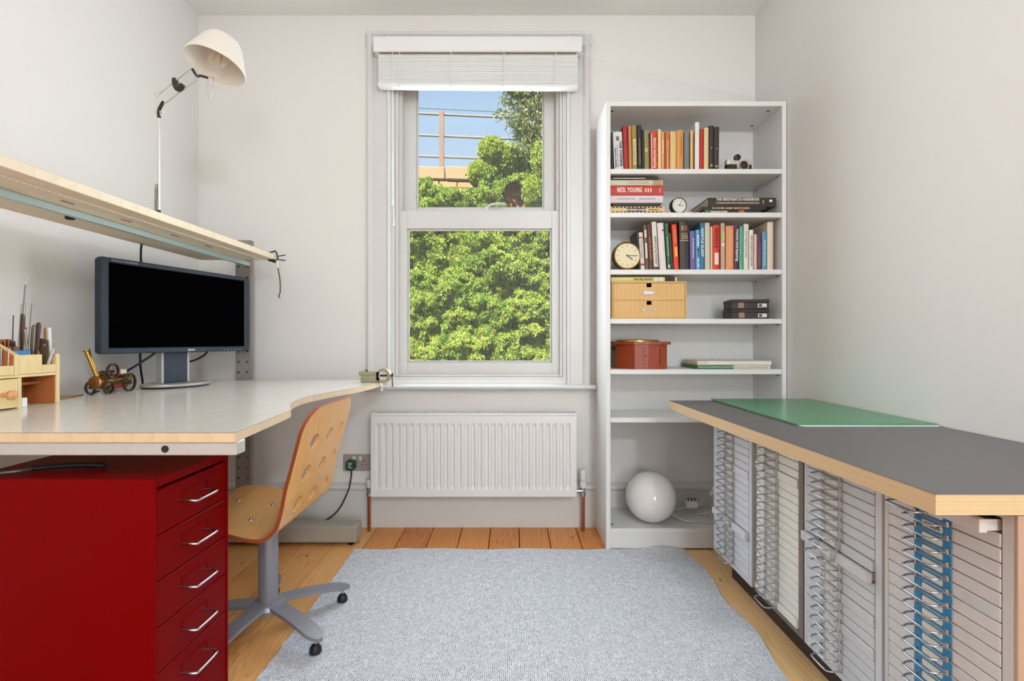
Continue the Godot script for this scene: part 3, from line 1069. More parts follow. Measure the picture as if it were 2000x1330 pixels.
# ---------------------------------------------------------------- drawers under the worktop
func build_cabinets() -> void:
	var X := 0.82
	var wt := thing("worktop", "charcoal topped plywood worktop with striped veneer edges on drawer cabinets", "worktop", Vector3(0, 0.666, 0))
	var st := S()
	var pts := [Vector2(0.684, 0.777), Vector2(1.241, 0.777), Vector2(1.241, 2.02), Vector2(0.649, 1.985)]
	for k in 4:
		var a: Vector2 = pts[k]
		var b: Vector2 = pts[(k + 1) % 4]
		var q := [Vector3(a.x, 0, -a.y), Vector3(b.x, 0, -b.y), Vector3(b.x, 0.033, -b.y), Vector3(a.x, 0.033, -a.y)]
		var n := Vector3(b.y - a.y, 0, b.x - a.x)
		var order := [0, 1, 2, 0, 2, 3]
		if (q[1] - q[0]).cross(q[2] - q[0]).dot(n) > 0.0:
			order = [0, 2, 1, 0, 3, 2]
		for i in order:
			st.set_uv(Vector2((0.0 if i in [0, 3] else a.distance_to(b)) * 3.0, 0.0 if i < 2 else 1.0))
			st.add_vertex(q[i])
	obj("plywood_edge", st, M.ply_edge, wt)
	st = S()
	plan(st, [Vector2(0.6845, 0.7775), Vector2(1.2405, 0.7775), Vector2(1.2405, 2.0195), Vector2(0.6495, 1.9845)], 0.0005, 0.0325)
	obj("core", st, M.birch_edge, wt)
	st = S()
	plan(st, pts, 0.0328, 0.034)
	obj("laminate", st, mat("charcoal", c8(95, 90, 91), 0.36), wt)
	# plinth
	var pn := thing("cabinet_plinth", "dark brown plinth under the row of drawer cabinets", "plinth", Vector3(0.882, 0, 0))
	box("front_board", Vector3(0, 0, -1.24), Vector3(0.02, 0.1015, -0.80), cm(c8(52, 42, 40), 0.6), pn, 0.001)
	box("front_board", Vector3(0, 0, -1.93), Vector3(0.02, 0.1015, -1.27), cm(c8(60, 50, 48), 0.6), pn, 0.001)
	box("back_board", Vector3(0.3, 0, -1.93), Vector3(0.32, 0.1015, -0.80), cm(c8(52, 42, 40), 0.6), pn)
	box("end_board", Vector3(0.02, 0, -0.82), Vector3(0.3, 0.1015, -0.80), cm(c8(52, 42, 40), 0.6), pn)
	box("end_board", Vector3(0.02, 0, -1.93), Vector3(0.3, 0.1015, -1.91), cm(c8(52, 42, 40), 0.6), pn)
	# shared meshes
	var bail := S()
	tube(bail, [Vector3(0.0, 0.0, -0.036), Vector3(-0.018, -0.001, -0.036), Vector3(-0.029, -0.002, -0.032), Vector3(-0.033, -0.002, -0.024), Vector3(-0.033, -0.002, 0.024), Vector3(-0.029, -0.002, 0.032), Vector3(-0.018, -0.001, 0.036), Vector3(0.0, 0.0, 0.036)], 0.0021, 8, 2)
	for s in [-1, 1]:
		lathe(bail, [Vector2(0, -0.005), Vector2(0.0034, -0.005), Vector2(0.0034, 0.005), Vector2(0, 0.005)], 8, Transform3D(Basis(), Vector3(-0.002, 0.001, 0.036 * s)))
	bail.generate_normals()
	var bail_mesh := bail.commit()
	var turn := Transform3D(Basis(Vector3(0, 0, 1), Vector3(0, 1, 0), Vector3(-1, 0, 0)), Vector3.ZERO)
	var pls := S()
	# plate is a frame round the card
	var hx := 0.041
	for e in [[-hx, -0.010, hx, -0.0065], [-hx, 0.0065, hx, 0.010], [-hx, -0.0065, -0.0235, 0.0065], [0.0235, -0.0065, hx, 0.0065]]:
		bx(pls, Vector3(e[0], e[1], 0.0), Vector3(e[2], e[3], 0.0026), 0.0006, turn)
	pls.generate_normals()
	var plate_mesh := pls.commit()
	var cds := S()
	ext(cds, rrect(0.0465, 0.0135, 0.005, 4), 0.0002, 0.0018, turn)
	cds.generate_normals()
	var card_mesh := cds.commit()
	var paint := func(key: String, c: Color) -> Material: return mat(key, c, 0.42)
	var unit := [
		["pale grey cabinet of shallow drawers, farthest from the camera beside the bookcase", 1.956, 1.647, paint.call("u1_frame", c8(216, 216, 221)), paint.call("u1_front", c8(222, 223, 230)), mat("holder_grey", c8(188, 187, 186), 0.4, 0.4), {14: 0.012, 6: 0.003}, 20],
		["cream drawer cabinet in a dark brown frame, second from the bookcase", 1.626, 1.357, paint.call("u2_frame", c8(122, 110, 100)), paint.call("u2_front", c8(234, 232, 221)), M.holder_grey, {4: 0.004, 20: 0.005}, 21],
		["mid grey cabinet of shallow drawers between the cream one and the blue labelled one", 1.350, 1.068, paint.call("u3_frame", c8(210, 210, 213)), paint.call("u3_front", c8(207, 208, 210)), M.holder_grey, {9: 0.018, 8: 0.006, 13: 0.003, 16: 0.003}, 21],
		["grey cabinet with blue label holders, nearest to the camera", 1.060, 0.7865, paint.call("u4_frame", c8(206, 202, 198)), paint.call("u4_front", c8(213, 209, 206)), mat("blue_plate", c8(34, 128, 176), 0.35), {0: 0.035}, 21]]
	for ui in 4:
		var u: Array = unit[ui]
		var W: float = u[1] - u[2]
		var H := 0.562
		var c := thing("drawer_cabinet", u[0], "cabinet", Vector3(X, 0.1025, -u[1]), 0.0, "drawer cabinets under the worktop")
		var s := S()
		bx(s, Vector3(0.0, 0, 0), Vector3(0.421, H, 0.012), 0.001)
		bx(s, Vector3(0.0, 0, W - 0.019), Vector3(0.421, H, W), 0.001)
		bx(s, Vector3(0.0, H - 0.014, 0.012), Vector3(0.421, H, W - 0.019), 0.001)
		bx(s, Vector3(0.0, 0, 0.012), Vector3(0.421, 0.018, W - 0.019), 0.001)
		bx(s, Vector3(0.405, 0.018, 0.012), Vector3(0.421, H - 0.014, W - 0.019))
		obj("carcass", s, u[3], c)
		if ui == 3:
			var ep := box("end_panel", Vector3(0.0, 0, W + 0.0003), Vector3(0.42, H, W + 0.007), mat("end_beige", c8(184, 154, 132), 0.5), c, 0.001)
			ep.set_meta("label", "beige side board facing the room")
		var rows: int = u[7]
		var ph := (H - 0.034) / rows
		var fz0 := 0.0135
		var fz1 := W - 0.0205
		var fs := S()
		bx(fs, Vector3(-0.001, -ph / 2 + 0.0011, fz0), Vector3(0.013, ph / 2 - 0.0008, fz1), 0.0012)
		fs.generate_normals()
		var front := fs.commit()
		fs = S()
		bx(fs, Vector3(-0.001, -ph / 2 + 0.0011, fz0), Vector3(0.013, ph / 2 - 0.0008, fz1), 0.0012)
		bx(fs, Vector3(0.013, -ph / 2 + 0.003, fz0 + 0.006), Vector3(0.30, -ph / 2 + 0.005, fz1 - 0.006))
		bx(fs, Vector3(0.013, -ph / 2 + 0.005, fz0 + 0.006), Vector3(0.30, ph / 2 - 0.003, fz0 + 0.008))
		bx(fs, Vector3(0.013, -ph / 2 + 0.005, fz1 - 0.008), Vector3(0.30, ph / 2 - 0.003, fz1 - 0.006))
		fs.generate_normals()
		var tray := fs.commit()
		var zc: float = 0.012 + (W - 0.031) * [0.47, 0.40, 0.42, 0.46][ui]
		for k in rows:
			var y := H - 0.0155 - (k + 0.5) * ph
			var pull: float = u[6].get(k, 0.0)
			var fr := inst("drawer", tray if pull > 0.0 else front, u[4], c, Transform3D(Basis(), Vector3(-pull, y, 0)))
			inst("label_holder", plate_mesh, u[5], fr, Transform3D(Basis(), Vector3(-0.001, 0.0008, zc)))
			inst("label_card", card_mesh, mat("card", c8(226, 222, 208), 0.6), fr, Transform3D(Basis(), Vector3(-0.001, 0.0008, zc)))
			inst("handle", bail_mesh, M.chrome, fr, Transform3D(Basis(), Vector3(-0.0035, -0.0085, zc)))
			if ui == 3 and k == 2:
				words("HARDS", 0.0085, M.black, fr, turn.translated(Vector3(-0.003, 0.0008, zc)), 0.034)
			if ui == 2 and k == 0:
				words("Pencils", 0.007, M.black, fr, turn.translated(Vector3(-0.003, 0.0008, zc)), 0.034)
	# strip of tape on the near cabinet
	var tp := thing("tape_strip", "strip of clear tape stuck to a drawer of the blue labelled cabinet", "tape", Vector3(X - 0.0016, 0.484, -0.845))
	var tm := mat("tape", Color(0.93, 0.94, 0.94, 0.5), 0.35)
	tm.transparency = BaseMaterial3D.TRANSPARENCY_ALPHA
	box("tape", Vector3(-0.0004, -0.009, -0.03), Vector3(0.0004, 0.009, 0.03), tm, tp)
	# cutting mats on the worktop
	var m1 := S()
	ext(m1, rrect(0.404, 0.62, 0.012, 5), 0.0, 0.0022, Transform3D(Basis(Vector3(1, 0, 0), Vector3(0, 0, -1), Vector3(0, 1, 0)), Vector3(1.034, 0.7005, -1.692)))
	tag(obj("white_board_mat", m1, mat("mat_white", c8(226, 226, 220), 0.4), self), "white mat showing as a rim under the green cutting mat", "mat")
	m1 = S()
	ext(m1, rrect(0.412, 0.605, 0.004, 3), 0.0, 0.0028, Transform3D(Basis(Vector3(1, 0, 0), Vector3(0, 0, -1), Vector3(0, 1, 0)), Vector3(1.033, 0.7029, -1.701)))
	tag(obj("cutting_mat", m1, tex_mat("mat_green", picture(128, 192, func(x: int, y: int) -> Color:
		var h := fposmod(sin(x * 12.9898 + floorf(y / 9.0) * 78.233) * 43758.5, 1.0)
		var g := fposmod(sin(x * 3.1 + y * 7.7) * 917.3, 1.0)
		return c8(44, 132, 82).lerp(c8(70, 150, 96), h * 0.35 + g * 0.2)), 0.22, 2.5), self), "green self-healing cutting mat lying on the charcoal worktop", "cutting mat")

# ---------------------------------------------------------------- bookcase
const SHELVES := [1.7235, 1.5266, 1.269, 1.046, 0.8174, 0.599, 0.0985]

func build_bookcase() -> void:
	var b := thing("bookcase", "tall white open bookcase with seven shelves beside the window", "bookcase", Vector3(0.8325, 0, -2.173))
	var wm: Material = M.white_laminate
	var hw := 0.4075
	var back := -0.262
	box("side_panel", Vector3(-hw, 0.001, back - 0.002), Vector3(-hw + 0.02, 2.029, 0), wm, b, 0.0012)
	box("side_panel", Vector3(hw - 0.02, 0.001, back - 0.002), Vector3(hw, 2.029, 0), wm, b, 0.0012)
	box("top_panel", Vector3(-hw + 0.02, 2.007, back), Vector3(hw - 0.02, 2.0285, -0.001), wm, b, 0.001)
	for k in SHELVES.size():
		var y: float = SHELVES[k]
		box("shelf", Vector3(-hw + 0.0205, y - 0.022, back), Vector3(hw - 0.0205, y, -0.002), wm, b, 0.001)
	box("plinth_board", Vector3(-hw + 0.0205, 0.008, -0.022), Vector3(hw - 0.0205, 0.076, -0.006), wm, b)
	box("back_panel", Vector3(-hw + 0.004, 0.59, back - 0.0055), Vector3(hw - 0.004, 2.02, back - 0.0022), wm, b)
	# peg holes down the inside of the right panel and a few fixings
	var st := S()
	for z in [-0.045, -0.215]:
		for k in 58:
			var y := 0.14 + k * 0.032
			rod(st, Vector3(hw - 0.0201, y, z), Vector3(hw - 0.0206, y, z), 0.0022, 0.0022, 8)
			rod(st, Vector3(-hw + 0.0201, y, z), Vector3(-hw + 0.0206, y, z), 0.0022, 0.0022, 8)
	var ph := obj("peg_holes", st, cm(c8(196, 188, 178), 0.8), b)
	ph.set_meta("kind", "stuff")
	for e in [[-0.37, 2.0068, -0.05], [0.35, 2.0068, -0.05], [0.35, 2.0068, -0.2], [-0.37, 0.0987, -0.05]]:
		st = S()
		rod(st, Vector3(e[0], e[1], e[2]), Vector3(e[0], e[1] - 0.0006, e[2]), 0.0075, 0.0075, 16)
		obj("cam_cover", st, cm(c8(110, 100, 92), 0.6), b)
	st = S()
	for k in 5:
		for z in [-0.03, -0.225]:
			rod(st, Vector3(hw - 0.0206, SHELVES[k] - 0.028, z), Vector3(hw - 0.03, SHELVES[k] - 0.028, z), 0.004, 0.004, 10)
	obj("shelf_pins", st, M.chrome, b)

# ---------------------------------------------------------------- books
# one book standing on its tail: boards, rounded spine, block of pages
func book_at(label: String, grp: String, pos: Vector3, w: float, h: float, depth: float, col: Color, lean := 0.0, page := Color8(226, 210, 178), flat := false) -> Node3D:
	var b := thing("book", label, "book", pos, 0.0, grp)
	b.rotation.z = lean
	w = maxf(w, 0.004)
	var bt := minf(0.0024, w * 0.22)
	var st := S()
	# cover in plan: a U with a slightly rounded back; z = 0 is the spine
	var xf := Transform3D(Basis(Vector3(1, 0, 0), Vector3(0, 0, -1), Vector3(0, 1, 0)), Vector3.ZERO)
	var r := 0.0 if flat else minf(w * 0.16, 0.004)
	var out := PackedVector2Array()
	out.append(Vector2(-w / 2, depth))
	out.append(Vector2(-w / 2, r * 1.2))
	for k in 7:
		var a := -1.0 + k / 3.0
		out.append(Vector2(w / 2 * a * 0.985, r * a * a * 0.9))
	out.append(Vector2(w / 2, r * 1.2))
	out.append(Vector2(w / 2, depth))
	out.append(Vector2(w / 2 - bt, depth))
	out.append(Vector2(w / 2 - bt, r + 0.003))
	out.append(Vector2(-w / 2 + bt, r + 0.003))
	out.append(Vector2(-w / 2 + bt, depth))
	ext(st, out, 0.0, h, xf)
	obj("cover", st, cm(col, 0.5), b)
	box("pages", Vector3(-w / 2 + bt, 0.003, -depth + 0.004), Vector3(w / 2 - bt, h - 0.003, -r - 0.003), cm(page, 0.85), b)
	return b

# lettering running down the spine
func spine(b: Node3D, text: String, size: float, col: Color, y: float, length: float, x := 0.0, serif := false) -> void:
	words(text, size, cm(col, 0.6), b, Transform3D(Basis(Vector3(0, -1, 0), Vector3(1, 0, 0), Vector3(0, 0, 1)), Vector3(x, y, 0.0006)), length, true, serif)

func patch(b: Node3D, called: String, x0: float, x1: float, y0: float, y1: float, col: Color) -> void:
	box(called, Vector3(x0, y0, -0.002), Vector3(x1, y1, 0.0005), cm(col, 0.6), b)

func dot(b: Node3D, called: String, y: float, r: float, col: Color) -> void:
	var st := S()
	ext(st, disc(r, 18), -0.002, 0.0005, Transform3D(Basis(), Vector3(0, y, 0)))
	obj(called, st, cm(col, 0.5), b)

# u0,u1 = spine edges at the head, b0,b1 at the tail, v = head; all measured in the photograph
func row_book(label: String, grp: String, shelf: float, u0: float, u1: float, b0: float, b1: float, v: float, col: Color, depth := 0.15, d := 2.203) -> Node3D:
	var s := 940.0 / d
	var xt := ((u0 + u1) / 2 - 1000.0) / s
	var xb := ((b0 + b1) / 2 - 1000.0) / s
	var w := minf(u1 - u0, b1 - b0) / s - 0.0006
	var h := EYE + (665.0 - v) / s - shelf
	var lean := -atan2(xt - xb, h)
	return book_at(label, grp, Vector3(xb, shelf + 0.0004 + absf(sin(lean)) * w / 2, -d), w, h / cos(lean) - absf(sin(lean)) * w, depth, col, lean)

func build_books() -> void:
	var g1 := "books standing on the top shelf"
	var y: float = SHELVES[0]
	var cream := c8(232, 214, 176)
	var b: Node3D
	b = row_book("thin blackish green book at the far left of the top shelf", g1, y, 1193.6, 1197, 1194.4, 1198, 258, c8(40, 42, 36))
	b = row_book("white leaning paperback with black lettering at the left of the top shelf", g1, y, 1197, 1215, 1200, 1218.4, 257, c8(218, 222, 220))
	spine(b, "THE CORNER", 0.012, c8(26, 26, 28), 0.078, 0.115, 0.011)
	spine(b, "A YEAR IN THE LIFE", 0.005, c8(90, 96, 100), 0.068, 0.1, -0.004)
	spine(b, "SIMON & BURNS", 0.006, c8(60, 70, 76), 0.06, 0.09, -0.013)
	patch(b, "cover_picture", -0.008, 0.006, 0.138, 0.158, c8(120, 106, 82))
	b = row_book("plain crimson hardback beside the white leaning paperback", g1, y, 1216, 1226, 1219, 1228, 245, c8(170, 36, 34), 0.19)
	b = row_book("narrow tan book between the crimson one and the olive gold one", g1, y, 1227, 1233, 1229, 1234.6, 246, c8(196, 142, 82), 0.19)
	b = row_book("olive gold hardback with a cream title strip on the top shelf", g1, y, 1233.8, 1243.4, 1235.6, 1245, 245, c8(158, 134, 70), 0.17)
	patch(b, "title_strip", -0.006, 0.006, 0.03, 0.145, c8(236, 218, 162))
	spine(b, "Encyclopaedia", 0.0075, c8(110, 90, 46), 0.086, 0.1)
	b = row_book("black hardback with thin gilt lettering on the top shelf", g1, y, 1244.2, 1253.4, 1246, 1254.4, 244, c8(38, 34, 34), 0.17)
	spine(b, "A GUIDE IN TIME MAKING", 0.004, c8(190, 170, 120), 0.09, 0.12)
	b = row_book("thin charcoal book next to the black gilt hardback", g1, y, 1253.8, 1257.6, 1255, 1258.4, 252, c8(58, 54, 50))
	b = row_book("mottled olive green paperback with a pale yellow flower on the top shelf", g1, y, 1258.2, 1267.4, 1259, 1268.4, 254.5, c8(146, 138, 84))
	patch(b, "spine_picture", -0.008, 0.004, 0.088, 0.104, c8(216, 178, 96))
	b = row_book("thin maroon book left of the red book with white title", g1, y, 1268, 1270.8, 1269, 1271.4, 259, c8(96, 30, 28))
	b = row_book("red book with a large white title running down its spine", g1, y, 1271.2, 1284, 1272, 1284.8, 255.6, c8(206, 70, 48), 0.14)
	patch(b, "cream_stripe", -0.0145, -0.0105, 0.0, 0.172, c8(240, 206, 180))
	spine(b, "Watch & Clock Repairing", 0.0115, c8(250, 228, 214), 0.083, 0.138, 0.002)
	b = row_book("slim cream paperback right of the red titled book", g1, y, 1285.2, 1291.2, 1285.4, 1291.4, 252.5, c8(236, 208, 148))
	b = row_book("slim tan and orange book on the top shelf", g1, y, 1291.8, 1297.8, 1292, 1298, 258.5, c8(220, 158, 100))
	spine(b, "CLOCKS", 0.0065, c8(250, 226, 190), 0.11, 0.06)
	b = row_book("very thin rust brown book on the top shelf", g1, y, 1298, 1299.8, 1298.2, 1300, 259, c8(140, 52, 30))
	b = row_book("orange book with cream lettering down its spine on the top shelf", g1, y, 1300.2, 1308, 1300.2, 1308, 256.4, c8(206, 106, 60))
	spine(b, "CARE OF THE WATCH BY", 0.006, c8(246, 214, 160), 0.075, 0.135)
	b = row_book("pale yellow cloth book without a visible title on the top shelf", g1, y, 1309.2, 1321, 1309, 1320.8, 257, c8(222, 192, 126))
	b = row_book("worn ochre orange cloth book with faint lettering", g1, y, 1321.6, 1335.2, 1321.4, 1335, 254, c8(214, 148, 76), 0.15)
	spine(b, "WATCHMAKING", 0.005, c8(168, 104, 48), 0.11, 0.09, 0.004)
	b = row_book("grey blue cloth book on the top shelf", g1, y, 1336.8, 1346.6, 1336.8, 1346.6, 256, c8(116, 128, 130))
	b = row_book("slim light orange book beside the white framed board", g1, y, 1348.6, 1353.8, 1348.6, 1353.8, 254.4, c8(230, 182, 116))
	b = row_book("tall thin white edged board standing among the top shelf books", g1, y, 1358, 1366.4, 1357.6, 1366, 238.5, c8(232, 228, 226), 0.23)
	b = row_book("bright red hardback right of the white edged board", g1, y, 1367, 1374.6, 1366.8, 1374.4, 251.4, c8(186, 30, 20))
	b = row_book("buff cream book right of the bright red hardback", g1, y, 1375.4, 1384.6, 1375, 1384.2, 249.6, c8(218, 200, 150), 0.2)
	b = row_book("dark brown leather volume with one gilt dot, left of its twin", g1, y, 1386, 1395, 1385, 1394, 245.2, c8(56, 44, 36), 0.18)
	dot(b, "gilt_dot", 0.0255, 0.0055, c8(190, 150, 96))
	dot(b, "gilt_mark", 0.107, 0.0026, c8(206, 196, 170))
	b = row_book("dark brown leather volume at the right end of the top shelf row", g1, y, 1395.6, 1405.4, 1394.6, 1404.4, 247.4, c8(50, 38, 33), 0.18)
	dot(b, "gilt_dot", 0.0215, 0.0055, c8(190, 150, 96))
	dot(b, "gilt_mark", 0.102, 0.0026, c8(206, 196, 170))

	# third shelf
	var g3 := "books standing on the third shelf"
	y = SHELVES[2]
	b = row_book("dark green book behind the brass rimmed clock face", g3, y, 1243.6, 1246.4, 1248.4, 1251.2, 452, c8(34, 58, 50), 0.12)
	b = row_book("white slim book with red bands leaning beside the round clock", g3, y, 1247, 1256, 1251.8, 1260, 454, c8(228, 214, 206), 0.17)
	patch(b, "red_band", -0.0088, 0.0088, 0.146, 0.152, c8(190, 60, 50))
	patch(b, "red_band", -0.0088, 0.0088, 0.022, 0.03, c8(190, 60, 50))
	spine(b, "LONGITUDE A TRUE STORY", 0.005, c8(120, 112, 110), 0.1, 0.085)
	b = row_book("olive grey book with white blocks, leaning", g3, y, 1256.6, 1262.8, 1261, 1267.4, 439, c8(104, 96, 78), 0.2)
	patch(b, "white_block", -0.0045, 0.0045, 0.15, 0.185, c8(222, 214, 200))
	patch(b, "white_block", -0.0045, 0.0045, 0.055, 0.125, c8(222, 214, 200))
	b = row_book("chocolate brown book with small orange lettering, leaning", g3, y, 1263.4, 1272, 1268, 1276.4, 437, c8(98, 52, 36), 0.2)
	spine(b, "HOW TO BE FREE", 0.005, c8(226, 140, 80), 0.1, 0.1)
	b = row_book("white leaning book with bold black lettering down the spine", g3, y, 1272.8, 1282, 1277.4, 1287, 433, c8(228, 224, 214), 0.2)
	spine(b, "WRISTLET & POCKET", 0.0085, c8(34, 32, 32), 0.09, 0.13, 0.001)
	patch(b, "dark_corner", -0.01, 0.009, 0.0, 0.016, c8(86, 60, 36))
	b = row_book("thick blush white book with a red cherry mark, leaning", g3, y, 1283.4, 1296, 1288.4, 1303, 435, c8(230, 220, 216), 0.2)
	patch(b, "cherry_mark", 0.006, 0.0125, 0.178, 0.187, c8(176, 70, 50))
	b = row_book("bottle green book with pale lettering, leaning", g3, y, 1298, 1305.2, 1304, 1311, 436, c8(42, 104, 70), 0.2)
	spine(b, "Theory of Clocks", 0.0055, c8(190, 214, 190), 0.11, 0.09)
	patch(b, "white_mark", -0.004, 0.004, 0.01, 0.026, c8(200, 216, 200))
	b = row_book("short dark brown book left of the orange red one", g3, y, 1306.4, 1311, 1311.6, 1315.8, 455, c8(66, 48, 40), 0.15)
	b = row_book("orange red book with yellow lettering, leaning", g3, y, 1312.2, 1322, 1316.8, 1326.6, 438, c8(226, 72, 34), 0.18)
	spine(b, "The Bootmaker", 0.005, c8(250, 206, 170), 0.155, 0.06, 0.001)
	patch(b, "yellow_block", -0.005, 0.007, 0.062, 0.106, c8(240, 176, 76))
	b = row_book("thick black book with gold lettering at the head of its spine", g3, y, 1326.6, 1345, 1328.4, 1347, 432.5, c8(54, 50, 48), 0.2)
	for e in [["SCOTT", 0.166], ["LATIN", 0.156], ["DRIVE", 0.146]]:
		words(e[0], 0.008, cm(c8(196, 168, 112), 0.5), b, Transform3D(Basis(), Vector3(0, e[1], 0.0006)), 0.03)
	patch(b, "spine_picture", -0.014, -0.002, 0.182, 0.205, c8(140, 128, 86))
	patch(b, "spine_picture", 0.001, 0.013, 0.182, 0.205, c8(150, 74, 54))
	patch(b, "gold_rule", -0.018, 0.018, 0.134, 0.137, c8(206, 190, 150))
	b = row_book("violet paperback with white lettering on the third shelf", g3, y, 1347.4, 1358.4, 1348.8, 1359.6, 451, c8(112, 100, 156), 0.13)
	spine(b, "A Brief History", 0.0055, c8(236, 232, 246), 0.1, 0.09, 0.001)
	b = row_book("sky blue paperback with white lettering and a dark bird mark", g3, y, 1359.2, 1367, 1360, 1367.8, 449, c8(98, 164, 210), 0.13)
	spine(b, "NATURE", 0.009, c8(244, 248, 250), 0.136, 0.05)
	spine(b, "ALLIES", 0.009, c8(244, 248, 250), 0.034, 0.04)
	patch(b, "bird_mark", -0.0045, 0.0045, 0.092, 0.1, c8(36, 40, 74))
	patch(b, "bird_mark", -0.002, 0.003, 0.062, 0.092, c8(84, 66, 112))
	b = row_book("teal blue book with large white lettering on the third shelf", g3, y, 1367.8, 1375.6, 1368.2, 1376, 435.4, c8(54, 116, 150), 0.14)
	spine(b, "‘GENTLE SLEEP’", 0.0115, c8(236, 244, 246), 0.128, 0.135)
	b = row_book("stone grey plain book right of the teal one", g3, y, 1377, 1387, 1377.2, 1387.2, 435.2, c8(204, 200, 182), 0.15)
	b = row_book("slim apricot book left of the scarlet one", g3, y, 1387.8, 1391.8, 1388, 1392, 442.4, c8(234, 190, 142), 0.13)
	b = row_book("scarlet paperback with dark lettering and a white label", g3, y, 1392.8, 1406.2, 1392.8, 1406.2, 439.4, c8(214, 50, 28), 0.14)
	spine(b, "MURDLE", 0.0155, c8(98, 18, 14), 0.148, 0.088, -0.001)
	patch(b, "white_label", -0.009, 0.009, 0.026, 0.08, c8(234, 226, 206))
	b = row_book("dusty pink book with a lime green label", g3, y, 1408, 1416.4, 1408.2, 1416.6, 436, c8(196, 166, 142), 0.16)
	patch(b, "green_label", -0.008, 0.006, 0.135, 0.175, c8(190, 202, 116))
	patch(b, "white_mark", -0.006, 0.006, 0.11, 0.125, c8(232, 224, 214))
	b = row_book("salmon orange thick book on the third shelf", g3, y, 1418, 1434.2, 1417.8, 1433.6, 441, c8(230, 140, 96), 0.15)
	patch(b, "tan_strip", -0.006, 0.008, 0.012, 0.19, c8(222, 168, 106))
	b = row_book("aubergine book with bold white lettering on the third shelf", g3, y, 1434.8, 1443.8, 1434, 1442.8, 440.6, c8(86, 34, 60), 0.16)
	spine(b, "Practical Clock Repairing", 0.0105, c8(246, 240, 240), 0.115, 0.145, 0.0025)
	b = row_book("sea green book with a plain spine on the third shelf", g3, y, 1444.8, 1452.6, 1444.2, 1452, 442.6, c8(84, 168, 142), 0.16)
	b = row_book("ivory book with faint grey lettering on the third shelf", g3, y, 1453.4, 1463, 1452.8, 1462.6, 437.6, c8(226, 220, 200), 0.17)
	spine(b, "Horological Hints", 0.009, c8(166, 158, 142), 0.125, 0.11)
	patch(b, "crest", -0.004, 0.004, 0.056, 0.076, c8(206, 190, 120))
	b = row_book("white paperback with grey capitals down its spine", g3, y, 1464, 1472, 1463.6, 1471.8, 449, c8(238, 228, 220), 0.13)
	spine(b, "INEFFICIENT & CURIOUS", 0.0075, c8(96, 88, 88), 0.09, 0.14)
	b = row_book("short blush pink book on the third shelf", g3, y, 1473, 1479.2, 1472.6, 1479, 457.4, c8(222, 182, 168), 0.13)
	b = row_book("plum purple book with faint lettering on the third shelf", g3, y, 1480.2, 1488.4, 1479.6, 1488, 454.4, c8(88, 50, 76), 0.13)
	spine(b, "SHAKESPEARE", 0.006, c8(166, 104, 120), 0.07, 0.1)
	b = row_book("azure blue book with white lettering on the third shelf", g3, y, 1489, 1498.6, 1488.6, 1498.4, 453, c8(84, 150, 180), 0.13)
	spine(b, "The Old Clock Book", 0.0065, c8(226, 240, 244), 0.08, 0.12)
	b = row_book("large pale cream book at the right end of the third shelf", g3, y, 1499.2, 1511, 1499, 1510.8, 433.4, c8(228, 206, 182), 0.22)

	# lying stacks on the second shelf
	var g2 := "books lying on the second shelf"
	y = SHELVES[1] + 0.0004
	var lay := func(label: String, u0: float, u1: float, v0: float, v1: float, col: Color, yy: float, dp: float, d: float) -> Node3D:
		var s := 940.0 / d
		var h := (v1 - v0) / s
		var bk := book_at(label, g2, Vector3((u1 - 1000.0) / s, yy + h / 2, -d), h - 0.0006, (u1 - u0) / s, dp, col, PI / 2)
		return bk
	var flat_words := func(bk: Node3D, text: String, size: float, col: Color, along: float, length: float, off: float, serif: bool) -> void:
		words(text, size, cm(col, 0.6), bk, Transform3D(Basis(Vector3(0, -1, 0), Vector3(1, 0, 0), Vector3(0, 0, 1)), Vector3(off, along, 0.0006)), length, true, serif)
	var yy := y
	var specs := [
		["cream book patterned with black scallops at the bottom of the left stack", 1192.8, 1298, 401.4, 415.4, c8(226, 194, 132), 0.17],
		["slim black book under the pale lilac one in the left stack", 1198, 1290, 395, 401.4, c8(46, 42, 40), 0.16],
		["pale lilac white book with faint grey lettering in the left stack", 1192.8, 1295, 380.4, 395, c8(224, 212, 214), 0.16],
		["red book with large white capitals in the left stack", 1192.8, 1296, 361, 380.4, c8(186, 58, 44), 0.16],
		["pale sage and peach book above the red one in the left stack", 1192.8, 1294.5, 350, 361, c8(212, 204, 180), 0.16],
		["thin black book on top of the left stack", 1192.8, 1286, 344.8, 350, c8(48, 42, 36), 0.15]]
